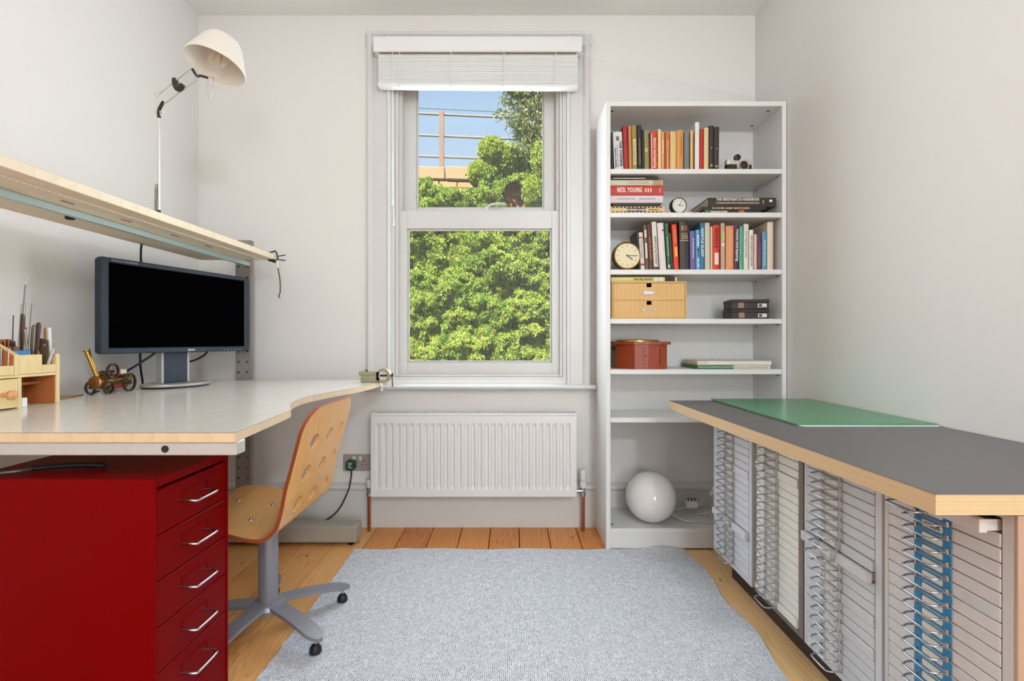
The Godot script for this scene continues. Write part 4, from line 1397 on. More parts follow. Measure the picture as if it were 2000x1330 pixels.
	for k in specs.size():
		var e: Array = specs[k]
		b = lay.call(e[0], e[1], e[2], e[3], e[4], e[5], yy, e[6], 2.19)
		yy += (e[4] - e[3]) / 429.2
		match k:
			0:
				for i in 13:
					patch(b, "scallop", -0.013, -0.0085, 0.012 + i * 0.018, 0.022 + i * 0.018, c8(40, 30, 24))
					patch(b, "scallop", 0.009, 0.0135, 0.012 + i * 0.018, 0.022 + i * 0.018, c8(40, 30, 24))
				patch(b, "title_strip", -0.0075, 0.0075, 0.085, 0.175, c8(58, 44, 34))
				flat_words.call(b, "Manchester unspun", 0.0095, c8(250, 244, 230), 0.13, 0.1, 0.0, false)
				flat_words.call(b, "Andy Spinoza", 0.006, c8(60, 46, 34), 0.05, 0.045, 0.0, false)
			2:
				flat_words.call(b, "COUNTERSELLER", 0.0075, c8(176, 168, 172), 0.17, 0.085, 0.001, false)
				flat_words.call(b, "Dave Gould", 0.0085, c8(158, 150, 154), 0.072, 0.07, 0.001, false)
			3:
				flat_words.call(b, "NEIL YOUNG", 0.0215, c8(248, 232, 222), 0.155, 0.112, 0.002, false)
				for i in 3:
					patch(b, "star_block", -0.008, 0.010, 0.054 + i * 0.012, 0.061 + i * 0.012, c8(242, 190, 172))
				patch(b, "imprint", -0.01, 0.01, 0.012, 0.014, c8(240, 180, 160))
				patch(b, "imprint", -0.01, 0.01, 0.018, 0.02, c8(240, 180, 160))
			4:
				flat_words.call(b, "ALISON DE MEEL", 0.009, c8(160, 146, 108), 0.11, 0.1, -0.001, true)
				patch(b, "peach_panel", -0.011, -0.008, 0.07, 0.16, c8(236, 206, 160))
				patch(b, "picture_panel", -0.011, 0.011, 0.004, 0.045, c8(182, 152, 104))
			5:
				patch(b, "title_strip", -0.0015, 0.0025, 0.06, 0.205, c8(206, 198, 176))
	yy = y
	specs = [
		["thin dark book with a green and red spine at the bottom of the right stack", 1376, 1486, 408.6, 415.4, c8(44, 50, 40), 0.2],
		["dark brown book with cream lettering in the middle of the right stack", 1372, 1496, 402.6, 408.6, c8(50, 40, 34), 0.2],
		["thick black brown book with white capitals on top of the right stack", 1384, 1516, 384.4, 402.6, c8(58, 44, 40), 0.22]]
	for k in 3:
		var e: Array = specs[k]
		b = lay.call(e[0], e[1], e[2], e[3], e[4], e[5], yy, e[6], 2.19)
		yy += (e[4] - e[3]) / 429.2
		if k == 2:
			flat_words.call(b, "THE WRISTWATCH HANDBOOK", 0.0115, c8(244, 234, 214), 0.175, 0.195, 0.0115, false)
			flat_words.call(b, "A Comprehensive Guide to Mechanical Wristwatches", 0.0075, c8(214, 196, 172), 0.175, 0.195, -0.004, false)
			patch(b, "imprint_mark", 0.0, 0.011, 0.018, 0.031, c8(240, 236, 228))
			patch(b, "imprint_mark", -0.006, 0.008, 0.056, 0.061, c8(196, 172, 110))
		elif k == 1:
			flat_words.call(b, "CLOCKS AND WATCHES", 0.0085, c8(226, 206, 160), 0.16, 0.17, 0.0, false)
		else:
			patch(b, "green_end", -0.0072, 0.0072, 0.232, 0.255, c8(70, 120, 70))
			patch(b, "red_block", -0.0072, 0.0072, 0.075, 0.1, c8(206, 80, 60))
			flat_words.call(b, "Mastering Audio", 0.009, c8(240, 238, 226), 0.19, 0.075, 0.0, false)

# ---------------------------------------------------------------- things in the bookcase
func clock_face(parent: Node3D, r: float, z: float, dial: Color, marks: int, mark_col: Color, hour: float, minute: float, hand_col: Color) -> void:
	var st := S()
	ext(st, disc(r, 40), z - 0.001, z, Transform3D())
	obj("dial", st, cm(dial, 0.5), parent)
	for k in marks:
		var a := TAU * k / marks
		st = S()
		bx(st, Vector3(-r * 0.018, r * 0.72, z), Vector3(r * 0.018, r * 0.90, z + 0.0006), 0.0, Transform3D(Basis(Vector3(0, 0, 1), -a), Vector3.ZERO))
		obj("hour_mark", st, cm(mark_col, 0.5), parent)
	for e in [[hour, 0.55, 0.035], [minute, 0.78, 0.025]]:
		st = S()
		bx(st, Vector3(-r * e[2], -r * 0.1, z + 0.0008), Vector3(r * e[2], r * e[1], z + 0.0016), 0.0, Transform3D(Basis(Vector3(0, 0, 1), -e[0]), Vector3.ZERO))
		obj("hand", st, cm(hand_col, 0.4), parent)
	st = S()
	rod(st, Vector3(0, 0, z), Vector3(0, 0, z + 0.003), r * 0.07)
	obj("hub", st, cm(hand_col, 0.4), parent)

func build_shelf_things() -> void:
	var y: float = SHELVES[0]
	# little rangefinder camera with a round finder on top
	var c := thing("film_camera", "small silver and black film camera with a round finder on the top shelf", "camera", Vector3(1.05, y + 0.0003, -2.235), 0.06)
	c.scale = Vector3.ONE * 0.88
	var blk := mat("leatherette", c8(44, 32, 28), 0.7)
	var sil := mat("silver_body", c8(214, 206, 198), 0.3, 0.5)
	var st := S()
	ext(st, rrect(0.142, 0.034, 0.015, 5), 0.0, 0.042, Transform3D(Basis(Vector3(1, 0, 0), Vector3(0, 0, -1), Vector3(0, 1, 0)), Vector3.ZERO), true)
	obj("body", st, blk, c)
	st = S()
	ext(st, rrect(0.142, 0.034, 0.015, 5), 0.042, 0.062, Transform3D(Basis(Vector3(1, 0, 0), Vector3(0, 0, -1), Vector3(0, 1, 0)), Vector3.ZERO), true)
	ext(st, rrect(0.143, 0.035, 0.015, 5), 0.0, 0.006, Transform3D(Basis(Vector3(1, 0, 0), Vector3(0, 0, -1), Vector3(0, 1, 0)), Vector3.ZERO), true)
	obj("top_plate", st, sil, c)
	st = S()
	var fz := Transform3D(Basis(Vector3(1, 0, 0), Vector3(0, 0, 1), Vector3(0, -1, 0)), Vector3(0.012, 0.03, 0.016))
	lathe(st, [Vector2(0.030, 0), Vector2(0.030, 0.008), Vector2(0.026, 0.012), Vector2(0.026, 0.022), Vector2(0.0225, 0.022), Vector2(0.0225, 0.018)], 32, fz)
	obj("lens_barrel", st, sil, c)
	st = S()
	lathe(st, [Vector2(0.0225, 0.0205), Vector2(0.019, 0.019), Vector2(0.016, 0.014), Vector2(0, 0.017)], 32, fz)
	obj("lens", st, mat("lens", c8(60, 54, 46), 0.1), c)
	st = S()
	bx(st, Vector3(0.02, 0.062, -0.012), Vector3(0.044, 0.072, 0.012), 0.003)
	obj("finder_block", st, sil, c)
	st = S()
	bx(st, Vector3(0.024, 0.055, 0.015), Vector3(0.038, 0.0635, 0.0182), 0.001)
	obj("finder_window", st, blk, c)
	st = S()
	var rz := Transform3D(Basis(Vector3(1, 0, 0), Vector3(0, 0, 1), Vector3(0, -1, 0)), Vector3(-0.006, 0.082, -0.006))
	lathe(st, [Vector2(0, 0), Vector2(0.016, 0), Vector2(0.018, 0.004), Vector2(0.016, 0.016), Vector2(0.010, 0.018), Vector2(0, 0.016)], 24, rz)
	bx(st, Vector3(-0.010, 0.062, -0.006), Vector3(-0.002, 0.068, 0.006))
	obj("accessory_finder", st, mat("finder_black", c8(40, 34, 30), 0.3), c)
	for e in [[-0.056, 0.010, 0.010], [-0.036, 0.006, 0.006], [0.058, 0.008, 0.009]]:
		st = S()
		lathe(st, [Vector2(0, 0), Vector2(e[1], 0), Vector2(e[1], e[2]), Vector2(0, e[2])], 20, Transform3D(Basis(), Vector3(e[0], 0.062, 0)))
		obj("dial_knob", st, sil, c)

	# small bedside clock on the second shelf
	y = SHELVES[1]
	var k1 := thing("small_clock", "small round white clock with a black rim between the lying books", "clock", Vector3(0.761, y + 0.0365, -2.19), 0.12)
	st = S()
	var face := Transform3D(Basis(Vector3(1, 0, 0), Vector3(0, 0, 1), Vector3(0, -1, 0)), Vector3.ZERO)
	lathe(st, [Vector2(0, -0.03), Vector2(0.033, -0.03), Vector2(0.0362, -0.026), Vector2(0.0362, 0.0), Vector2(0.0345, 0.003), Vector2(0.0325, 0.0), Vector2(0.0325, -0.002)], 40, face)
	obj("case", st, mat("clock_black", c8(36, 32, 30), 0.4), k1)
	clock_face(k1, 0.0325, -0.001, c8(232, 228, 216), 12, c8(80, 76, 70), deg_to_rad(92), deg_to_rad(28), c8(40, 36, 34))

	# pocket-watch style clock on the third shelf
	y = SHELVES[2]
	var k2 := thing("watch_clock", "round cream clock face in a brass and dark wood rim on the third shelf", "clock", Vector3(0.526, y + 0.066, -2.195), 0.06)
	st = S()
	lathe(st, [Vector2(0, -0.045), Vector2(0.052, -0.045), Vector2(0.064, -0.03), Vector2(0.0655, -0.012), Vector2(0.062, -0.004)], 48, face)
	obj("case", st, mat("dark_wood", c8(70, 48, 30), 0.4), k2)
	st = S()
	lathe(st, [Vector2(0.0625, -0.008), Vector2(0.0615, 0.0), Vector2(0.0585, 0.0022), Vector2(0.056, 0.0)], 48, face)
	obj("bezel", st, M.brass, k2)
	clock_face(k2, 0.0565, 0.0, c8(234, 222, 184), 12, c8(120, 108, 78), deg_to_rad(126), deg_to_rad(90), c8(78, 68, 50))
	st = S()
	tube(st, [Vector3(-0.018, 0.0675, -0.02), Vector3(-0.008, 0.0705, -0.02), Vector3(0.01, 0.069, -0.02)], 0.0028, 8, 3)
	obj("crown", st, M.brass, k2)

	# two-drawer wooden box with a book on top
	y = SHELVES[3]
	var w := thing("drawer_box", "two drawer light wooden desk box with metal label holders", "box", Vector3(0.6255, y + 0.0003, -2.195))
	var hw := 0.171
	var H := 0.171
	var bw: Material = M.box_wood
	box("side", Vector3(-hw, 0, -0.235), Vector3(-hw + 0.0065, H, 0), bw, w, 0.001)
	box("side", Vector3(hw - 0.0065, 0, -0.235), Vector3(hw, H, 0), bw, w, 0.001)
	box("top", Vector3(-hw + 0.0065, H - 0.0065, -0.235), Vector3(hw - 0.0065, H, 0), bw, w)
	box("bottom", Vector3(-hw + 0.0065, 0, -0.235), Vector3(hw - 0.0065, 0.006, 0), bw, w)
	box("divider", Vector3(-hw + 0.0065, 0.083, -0.235), Vector3(hw - 0.0065, 0.0865, -0.001), bw, w)
	box("back", Vector3(-hw + 0.0065, 0.006, -0.235), Vector3(hw - 0.0065, H - 0.0065, -0.23), bw, w)
	for e in [0.0068, 0.0873]:
		st = S()
		# front with a square finger notch in its top edge
		var h2 := 0.0755
		bx(st, Vector3(-hw + 0.008, 0, -0.009), Vector3(-0.0115, h2, -0.001))
		bx(st, Vector3(0.0115, 0, -0.009), Vector3(hw - 0.008, h2, -0.001))
		bx(st, Vector3(-0.0115, 0, -0.009), Vector3(0.0115, h2 - 0.018, -0.001))
		var dr := obj("drawer", st, bw, w)
		dr.position.y = e
		st = S()
		for q in [[-0.024, -0.009, 0.024, -0.0062], [-0.024, 0.0062, 0.024, 0.009], [-0.024, -0.0062, -0.021, 0.0062], [0.021, -0.0062, 0.024, 0.0062], [-0.03, -0.003, -0.024, 0.003], [0.024, -0.003, 0.03, 0.003]]:
			bx(st, Vector3(q[0], 0.033 + q[1], -0.001), Vector3(q[2], 0.033 + q[3], 0.0018), 0.0005)
		obj("label_holder", st, M.chrome, dr)
		if e > 0.05:
			box("label_card", Vector3(-0.021, 0.0268, -0.001), Vector3(0.021, 0.0392, 0.0004), cm(c8(232, 230, 224), 0.6), dr)
	var yb := book_at("thin yellow book with black and white edge lying on the wooden box", "books lying on the second shelf", Vector3(0.754, y + H + 0.0115, -2.2), 0.0205, 0.3, 0.2, c8(232, 216, 140), PI / 2)
	yb.set_meta("group", "book on the wooden box")
	words("PHONE BOOK", 0.010, cm(c8(60, 50, 30), 0.6), yb, Transform3D(Basis(Vector3(0, -1, 0), Vector3(1, 0, 0), Vector3(0, 0, 1)), Vector3(-0.001, 0.155, 0.0006)), 0.085)
	for e in [[0.01, 0.055, c8(40, 36, 34)], [0.066, 0.082, c8(238, 234, 226)], [0.086, 0.104, c8(238, 234, 226)]]:
		patch(yb, "cover_stripe", -0.0095, 0.0095, e[0], e[1], e[2])

	# two black card boxes
	var bb := c8(54, 44, 44)
	for k in 2:
		var top := k == 1
		var bxn := thing("card_box", "lower black card box with a tan and a white sticker" if not top else "upper black card box with a sagging lid, on the other black box", "box", Vector3(1.089 if not top else 1.087, y + 0.0004 + (0.0455 if top else 0.0), -2.2), -0.10 if not top else -0.16, "black card boxes")
		box("tray", Vector3(-0.082, 0, -0.12), Vector3(0.082, 0.03, 0.0), cm(bb, 0.6), bxn, 0.001)
		box("lid", Vector3(-0.084, 0.0305, -0.122), Vector3(0.084, 0.0445, 0.002), cm(bb, 0.6), bxn, 0.002)
		box("tan_sticker", Vector3(-0.05, 0.006, -0.001), Vector3(-0.025, 0.0295, 0.0006), cm(c8(160, 126, 92), 0.6), bxn)
		box("white_sticker", Vector3(0.034, 0.008, -0.001), Vector3(0.072, 0.024, 0.0006), cm(c8(226, 222, 216), 0.6), bxn)
		box("print_block", Vector3(0.038, 0.011, 0.0), Vector3(0.052, 0.021, 0.0009), cm(c8(40, 38, 38), 0.6), bxn)

	# mahogany box with an octagonal lid and brass disc
	y = SHELVES[4]
	var ch := thing("mahogany_box", "polished mahogany box with chamfered corners and a brass topped lid", "box", Vector3(0.597, y + 0.0003, -2.285))
	st = S()
	var oct := PackedVector2Array([Vector2(-0.108, 0.085), Vector2(-0.108, -0.02), Vector2(-0.04, -0.1), Vector2(0.02, -0.106), Vector2(0.07, -0.104), Vector2(0.108, -0.096), Vector2(0.108, 0.085)])
	var up := Transform3D(Basis(Vector3(1, 0, 0), Vector3(0, 0, -1), Vector3(0, 1, 0)), Vector3.ZERO)
	ext(st, oct, 0.0, 0.112, up)
	obj("body", st, M.mahogany, ch)
	st = S()
	var oct2 := PackedVector2Array()
	for p in oct:
		oct2.append(p * Vector2(1.13, 1.1))
	ext(st, oct2, 0.112, 0.125, up)
	obj("lid", st, M.mahogany, ch)
	st = S()
	lathe(st, [Vector2(0.0, 0.125), Vector2(0.1, 0.125), Vector2(0.1, 0.131), Vector2(0.092, 0.134), Vector2(0.086, 0.132), Vector2(0, 0.132)], 40, Transform3D(Basis.from_scale(Vector3(1.02, 1, 0.85)), Vector3.ZERO))
	obj("brass_disc", st, M.brass, ch)
	st = S()
	var px := Transform3D(Basis(Vector3(1, 0, 0.03).normalized(), Vector3(0, 1, 0), Vector3(-0.03, 0, 1).normalized()), Vector3(0.038, 0.06, 0.1052))
	for e in [[-0.04, -0.036, 0.04, -0.034], [-0.04, 0.034, 0.04, 0.036], [-0.04, -0.034, -0.038, 0.034], [0.038, -0.034, 0.04, 0.034]]:
		bx(st, Vector3(e[0], e[1], -0.003), Vector3(e[2], e[3], 0.003), 0.0, px)
	obj("panel_moulding", st, M.mahogany, ch)
	st = S()
	rod(st, px * Vector3(-0.03, 0.0, -0.002), px * Vector3(-0.03, 0.0, 0.0025), 0.004, 0.004, 12)
	obj("keyhole", st, M.black, ch)
	st = S()
	tube(st, [Vector3(-0.112, 0.1, 0.015), Vector3(-0.124, 0.095, 0.02), Vector3(-0.124, 0.09, 0.05), Vector3(-0.112, 0.092, 0.055)], 0.006, 8, 3)
	obj("side_handle", st, mat("dark_bronze", c8(60, 62, 50), 0.4, 0.6), ch)

	# spiral pads
	for k in 2:
		var pd := thing("spiral_pad", "green covered spiral pad under the cream one" if k == 0 else "cream sketch pad lying on the green spiral pad", "notepad", Vector3(1.015, y + 0.0003 + k * 0.0185, -2.2), 0.0 if k == 0 else -0.012, "spiral pads on the fifth shelf")
		st = S()
		bx(st, Vector3(-0.165, 0, -0.2), Vector3(0.17, 0.0175, -0.006), 0.001)
		obj("paper_block", st, cm(c8(226, 214, 192), 0.85), pd)
		if k == 0:
			box("cover", Vector3(-0.167, 0.0004, -0.202), Vector3(0.0, 0.017, -0.004), cm(c8(40, 112, 70), 0.5), pd)
			st = S()
			for i in 38:
				rod(st, Vector3(-0.158 + i * 0.0085, 0.009, -0.007), Vector3(-0.158 + i * 0.0085, 0.009, 0.0015), 0.0028, 0.0028, 8)
			var rg := obj("wire_rings", st, cm(c8(214, 212, 200), 0.4), pd)
			rg.set_meta("kind", "stuff")
		else:
			box("cover", Vector3(-0.115, 0.0, -0.19), Vector3(0.172, 0.0178, -0.003), cm(c8(232, 226, 212), 0.7), pd, 0.001)

	# glass globe lamp shade with its flex
	y = SHELVES[6]
	var gl := thing("globe_lamp", "white glass globe lamp lying on the bottom shelf with its flex", "lamp", Vector3(0.652, y, -2.262))
	st = S()
	ball(st, Vector3(0, 0.1165, 0), 0.116, 48)
	obj("glass_globe", st, mat("opal", c8(236, 233, 228), 0.06), gl)
	st = S()
	lathe(st, [Vector2(0, 0), Vector2(0.045, 0), Vector2(0.045, 0.016), Vector2(0.04, 0.02), Vector2(0, 0.02)], 24, aim(Vector3(0.075, 0.035, -0.065), Vector3(0.13, 0.012, -0.09)))
	obj("fitter_cap", st, cm(c8(226, 224, 218), 0.4), gl)
	st = S()
	tube(st, [Vector3(0.1, 0.02, -0.07), Vector3(0.15, 0.006, 0.0), Vector3(0.215, 0.005, 0.02), Vector3(0.28, 0.005, 0.0), Vector3(0.295, 0.02, -0.04), Vector3(0.255, 0.005, -0.08), Vector3(0.2, 0.005, -0.04), Vector3(0.26, 0.006, 0.03), Vector3(0.33, 0.03, -0.02), Vector3(0.34, 0.09, -0.07)], 0.0035, 8, 5)
	tube(st, [Vector3(0.12, 0.02, -0.09), Vector3(0.2, 0.03, -0.1), Vector3(0.27, 0.045, -0.1), Vector3(0.3, 0.07, -0.12)], 0.0035, 8, 5)
	obj("flex", st, cm(c8(226, 222, 212), 0.5), gl)
	st = S()
	bx(st, Vector3(0.16, 0.004, -0.075), Vector3(0.215, 0.036, -0.035), 0.006)
	var pg := obj("plug", st, cm(c8(232, 228, 220), 0.45), gl)
	pg.position = Vector3(0.035, 0.03, -0.03)
	st = S()
	for e in [0.17, 0.188, 0.203]:
		bx(st, Vector3(e, 0.036, -0.06), Vector3(e + 0.006, 0.052, -0.056))
	obj("plug_pins", st, mat("pin_brass", c8(110, 92, 60), 0.4, 0.6), pg)
	st = S()
	bx(st, Vector3(-0.018, -0.03, -0.012), Vector3(0.018, 0.03, 0.012), 0.004, Transform3D(Basis(Vector3(0, 0, 1), -0.5), Vector3(0.335, 0.115, -0.075)))
	obj("inline_switch", st, cm(c8(232, 230, 224), 0.45), gl)

# ---------------------------------------------------------------- things on and over the desk
func wheel(parent: Node3D, c: Vector3, r: float, spokes: int, m: Material) -> void:
	var st := S()
	var xf := Transform3D(Basis(Vector3(0, -1, 0), Vector3(1, 0, 0), Vector3(0, 0, 1)), c)
	lathe(st, [Vector2(r * 0.88, -0.0045), Vector2(r, -0.0045), Vector2(r, 0.0045), Vector2(r * 0.88, 0.0045), Vector2(r * 0.88, -0.0045)], 36, xf)
	lathe(st, [Vector2(0, -0.006), Vector2(r * 0.16, -0.006), Vector2(r * 0.16, 0.007), Vector2(0, 0.007)], 16, xf)
	for k in spokes:
		var a := TAU * k / spokes
		rod(st, c + Vector3(0, cos(a), sin(a)) * r * 0.1, c + Vector3(0, cos(a), sin(a)) * r * 0.9, r * 0.035, r * 0.035, 6)
	obj("wheel", st, m, parent)

func build_desk_things() -> void:
	var st: SurfaceTool
	# monitor
	var m := thing("computer_monitor", "widescreen monitor with a dark blue grey bezel and black screen on the desk", "monitor", Vector3(-1.3435, DESK, -1.9865), 1.254)
	var bz := mat("bezel", c8(28, 39, 54), 0.5)
	st = S()
	var y0 := 0.1425
	var y1 := 0.4875
	bx(st, Vector3(-0.313, y0, -0.03), Vector3(-0.287, y1, 0.0), 0.004)
	bx(st, Vector3(0.287, y0, -0.03), Vector3(0.313, y1, 0.0), 0.004)
	bx(st, Vector3(-0.29, y1 - 0.018, -0.03), Vector3(0.29, y1, 0.0), 0.003)
	bx(st, Vector3(-0.29, y0, -0.03), Vector3(0.29, y0 + 0.022, 0.0), 0.003)
	obj("bezel", st, bz, m)
	box("screen", Vector3(-0.288, y0 + 0.02, -0.012), Vector3(0.288, y1 - 0.016, -0.004), mat("screen_black", c8(1, 1, 2), 0.6, 0.0, 0.06), m)
	st = S()
	bx(st, Vector3(-0.309, y0 + 0.004, -0.045), Vector3(0.309, y1 - 0.004, -0.03), 0.004)
	bx(st, Vector3(-0.2, y0 + 0.04, -0.07), Vector3(0.2, y1 - 0.05, -0.045), 0.01)
	obj("back_cover", st, bz, m)
	words("iiyama", 0.009, cm(c8(208, 212, 218), 0.4), m, Transform3D(Basis(), Vector3(0.022, y0 + 0.0105, 0.0002)), 0.03)
	words("ProLite E2480HS", 0.006, cm(c8(150, 156, 164), 0.4), m, Transform3D(Basis(), Vector3(-0.235, y1 - 0.0095, 0.0002)), 0.088)
	for k in 6:
		st = S()
		bx(st, Vector3(0.176 + k * 0.018, y0 + 0.006, -0.001), Vector3(0.182 + k * 0.018, y0 + 0.0085, 0.0005))
		obj("button_mark", st, cm(c8(170, 176, 184), 0.4), m)
	st = S()
	bx(st, Vector3(-0.055, 0.016, -0.078), Vector3(0.055, 0.3, -0.06), 0.004)
	obj("neck", st, mat("neck_blue", c8(32, 43, 60), 0.45), m)
	st = S()
	bx(st, Vector3(-0.06, 0.016, -0.092), Vector3(-0.05, 0.3, -0.058), 0.002)
	bx(st, Vector3(0.05, 0.016, -0.092), Vector3(0.06, 0.3, -0.058), 0.002)
	obj("neck_trim", st, mat("silver_plastic", c8(176, 174, 170), 0.4, 0.2), m)
	st = S()
	var bs := Transform3D(Basis.from_scale(Vector3(1.25, 1, 0.92)), Vector3(0, 0, -0.055))
	lathe(st, [Vector2(0, 0.006), Vector2(0.105, 0.006), Vector2(0.108, 0.01), Vector2(0.107, 0.016), Vector2(0.1, 0.018), Vector2(0.085, 0.018), Vector2(0.083, 0.0165), Vector2(0, 0.0165)], 48, bs)
	obj("base", st, M.silver_plastic, m)
	st = S()
	lathe(st, [Vector2(0, 0.0), Vector2(0.1, 0.0), Vector2(0.104, 0.006), Vector2(0, 0.006)], 48, bs)
	obj("base_foot", st, M.black, m)
	# cables behind it
	for e in [["black cable dropping from the shelf behind the monitor", [Vector3(-1.45, 1.326, -1.885), Vector3(-1.455, 1.28, -1.887), Vector3(-1.47, 1.1, -1.91), Vector3(-1.49, 0.95, -1.93), Vector3(-1.51, 0.85, -1.955), Vector3(-1.52, 0.78, -1.98), Vector3(-1.53, 0.762, -1.99)]], ["black cable looping left under the monitor to the desk", [Vector3(-1.40, 1.0, -1.99), Vector3(-1.42, 0.91, -1.93), Vector3(-1.46, 0.86, -1.89), Vector3(-1.51, 0.82, -1.87), Vector3(-1.55, 0.79, -1.88), Vector3(-1.565, 0.7605, -1.9)]], ["black cable looping right under the monitor to the post", [Vector3(-1.33, 1.0, -2.12), Vector3(-1.345, 0.905, -2.13), Vector3(-1.40, 0.865, -2.14), Vector3(-1.455, 0.845, -2.13), Vector3(-1.475, 0.81, -2.16), Vector3(-1.475, 0.7605, -2.2)]]]:
		st = S()
		tube(st, e[1], 0.0042, 8, 6)
		tag(obj("monitor_cable", st, M.black, self), e[0], "cable", "black cables behind the monitor")

	# swing-arm lamp clamped on the raised shelf
	var lp := thing("swing_arm_lamp", "cream swing-arm desk lamp with a conical shade standing on the raised shelf", "lamp", Vector3(-1.25, 1.352, -1.705))
	var steel := mat("lamp_steel", c8(216, 214, 208), 0.3, 0.6)
	st = S()
	lathe(st, [Vector2(0, 0), Vector2(0.016, 0), Vector2(0.016, 0.008), Vector2(0.009, 0.012), Vector2(0.008, 0.03), Vector2(0, 0.03)], 20, Transform3D())
	obj("socket", st, steel, lp)
	st = S()
	tube(st, [Vector3(-0.004, 0.008, 0.012), Vector3(0.006, 0.025, 0.01), Vector3(0.002, 0.055, 0.004)], 0.006, 8, 4)
	obj("lower_flex", st, M.black, lp)
	st = S()
	rod(st, Vector3(0, 0.03, 0), Vector3(0.0, 0.39, 0), 0.0033)
	obj("lower_arm", st, steel, lp)
	st = S()
	rod(st, Vector3(-0.012, 0.02, 0.0), Vector3(-0.010, 0.15, 0.0), 0.0045, 0.0045, 8)
	for k in 18:
		lathe(st, [Vector2(0.0042, 0), Vector2(0.0058, 0.002), Vector2(0.0042, 0.004)], 8, Transform3D(Basis(), Vector3(-0.0115 + k * 0.0001, 0.03 + k * 0.006, 0)))
	obj("spring", st, mat("spring_steel", c8(150, 146, 140), 0.35, 0.8), lp)
	var e0 := Vector3(0.0, 0.40, 0.0)
	var e1 := Vector3(0.0, 0.455, 0.0)
	var h0 := Vector3(0.178, 0.506, 0.085)
	st = S()
	tube(st, [Vector3(0.0, 0.385, 0.0), Vector3(0.002, 0.41, 0.003), Vector3(0.02, 0.44, 0.006)], 0.0055, 8, 4)
	obj("elbow_flex", st, M.black, lp)
	st = S()
	bx(st, Vector3(-0.010, 0.392, -0.004), Vector3(0.006, 0.47, 0.004), 0.002)
	rod(st, Vector3(-0.012, 0.405, 0), Vector3(0.014, 0.405, 0), 0.006)
	ball(st, Vector3(-0.006, 0.465, 0), 0.009, 12)
	obj("elbow_joint", st, steel, lp)
	st = S()
	rod(st, Vector3(0.012, 0.43, 0.0), h0 + Vector3(0.012, -0.03, 0), 0.003)
	rod(st, Vector3(-0.006, 0.465, 0.0), h0 + Vector3(-0.01, 0.005, 0), 0.003)
	obj("upper_arm", st, steel, lp)
	st = S()
	tube(st, [Vector3(0.088, 0.496, 0.045), Vector3(0.094, 0.470, 0.05), Vector3(0.110, 0.458, 0.056), Vector3(0.126, 0.468, 0.062)], 0.010, 8, 5)
	obj("cable_guide", st, mat("dark_plastic", c8(46, 36, 32), 0.5), lp)
	# shade: opening looks down, tipped a little to the left
	var sc := Vector3(0.294, 0.478, 0.155)
	var sh := Transform3D(Basis(Vector3(0, 0, 1), -0.18) * Basis(Vector3(1, 0, 0), -0.2), sc)
	st = S()
	lathe(st, [Vector2(0.088, 0.0), Vector2(0.0895, 0.003), Vector2(0.081, 0.026), Vector2(0.070, 0.054), Vector2(0.058, 0.082), Vector2(0.047, 0.099), Vector2(0.034, 0.106), Vector2(0.0, 0.108)], 48, sh)
	lathe(st, [Vector2(0.0, 0.105), Vector2(0.033, 0.103), Vector2(0.045, 0.097), Vector2(0.056, 0.080), Vector2(0.068, 0.052), Vector2(0.079, 0.025), Vector2(0.0865, 0.001), Vector2(0.088, 0.0)], 48, sh)
	obj("shade", st, mat("shade_cream", c8(232, 226, 214), 0.35), lp)
	st = S()
	lathe(st, [Vector2(0, 0.076), Vector2(0.02, 0.076), Vector2(0.024, 0.079), Vector2(0.024, 0.104), Vector2(0, 0.104)] , 24, sh * Transform3D(Basis.from_scale(Vector3(1, 1, 1)), Vector3.ZERO))
	obj("lamp_holder", st, M.dark_plastic, lp)
	st = S()
	lathe(st, [Vector2(0, 0.0), Vector2(0.012, 0.002), Vector2(0.024, 0.011), Vector2(0.031, 0.03), Vector2(0.028, 0.05), Vector2(0.018, 0.068), Vector2(0.014, 0.08)], 32, sh)
	var bulb_m := mat("bulb_glass", Color(0.98, 0.96, 0.92, 0.15), 0.03)
	bulb_m.transparency = BaseMaterial3D.TRANSPARENCY_ALPHA
	var bulb := obj("bulb", st, bulb_m, lp)
	st = S()
	for k in 4:
		var a := TAU * k / 4
		rod(st, sh * Vector3(cos(a) * 0.004, 0.08, sin(a) * 0.004), sh * Vector3(cos(a) * 0.014, 0.022, sin(a) * 0.014), 0.0018, 0.0018, 6)
	obj("filament", st, mat("amber", c8(214, 160, 84), 0.4), bulb)
	st = S()
	tube(st, [h0 + Vector3(-0.004, 0.004, 0), h0 + Vector3(0.012, -0.02, 0.0), sc + sh.basis * Vector3(-0.078, -0.006, -0.052), sc + sh.basis * Vector3(-0.062, 0.0, -0.065)], 0.0042, 8, 5)
	obj("shade_bracket", st, M.dark_plastic, lp)
	st = S()
	var cl := sc + sh.basis * Vector3(-0.06, 0.004, -0.062)
	tube(st, [cl, cl + Vector3(0.0, -0.06, 0.004), cl + Vector3(0.006, -0.075, 0.004), cl + Vector3(0.014, -0.06, 0.004), cl + Vector3(0.016, -0.002, 0.0)], 0.0012, 6, 4)
	obj("wire_loop", st, steel, lp)

	# spring clip on the end of the shelf with a strap hanging from it
	var cp := thing("spring_clip", "small dark green wire clip on the far corner of the raised shelf", "clip", Vector3(-1.112, 1.332, -2.262))
	st = S()
	var pts := [Vector3(-0.035, 0.0, 0.01), Vector3(-0.015, -0.012, 0.008), Vector3(0.005, -0.016, 0.006), Vector3(0.012, 0.0, 0.004), Vector3(0.008, 0.022, 0.002), Vector3(-0.002, 0.036, 0.0), Vector3(-0.02, 0.03, 0.0), Vector3(-0.028, 0.032, 0.0)]
	tube(st, pts, 0.0038, 8, 5)
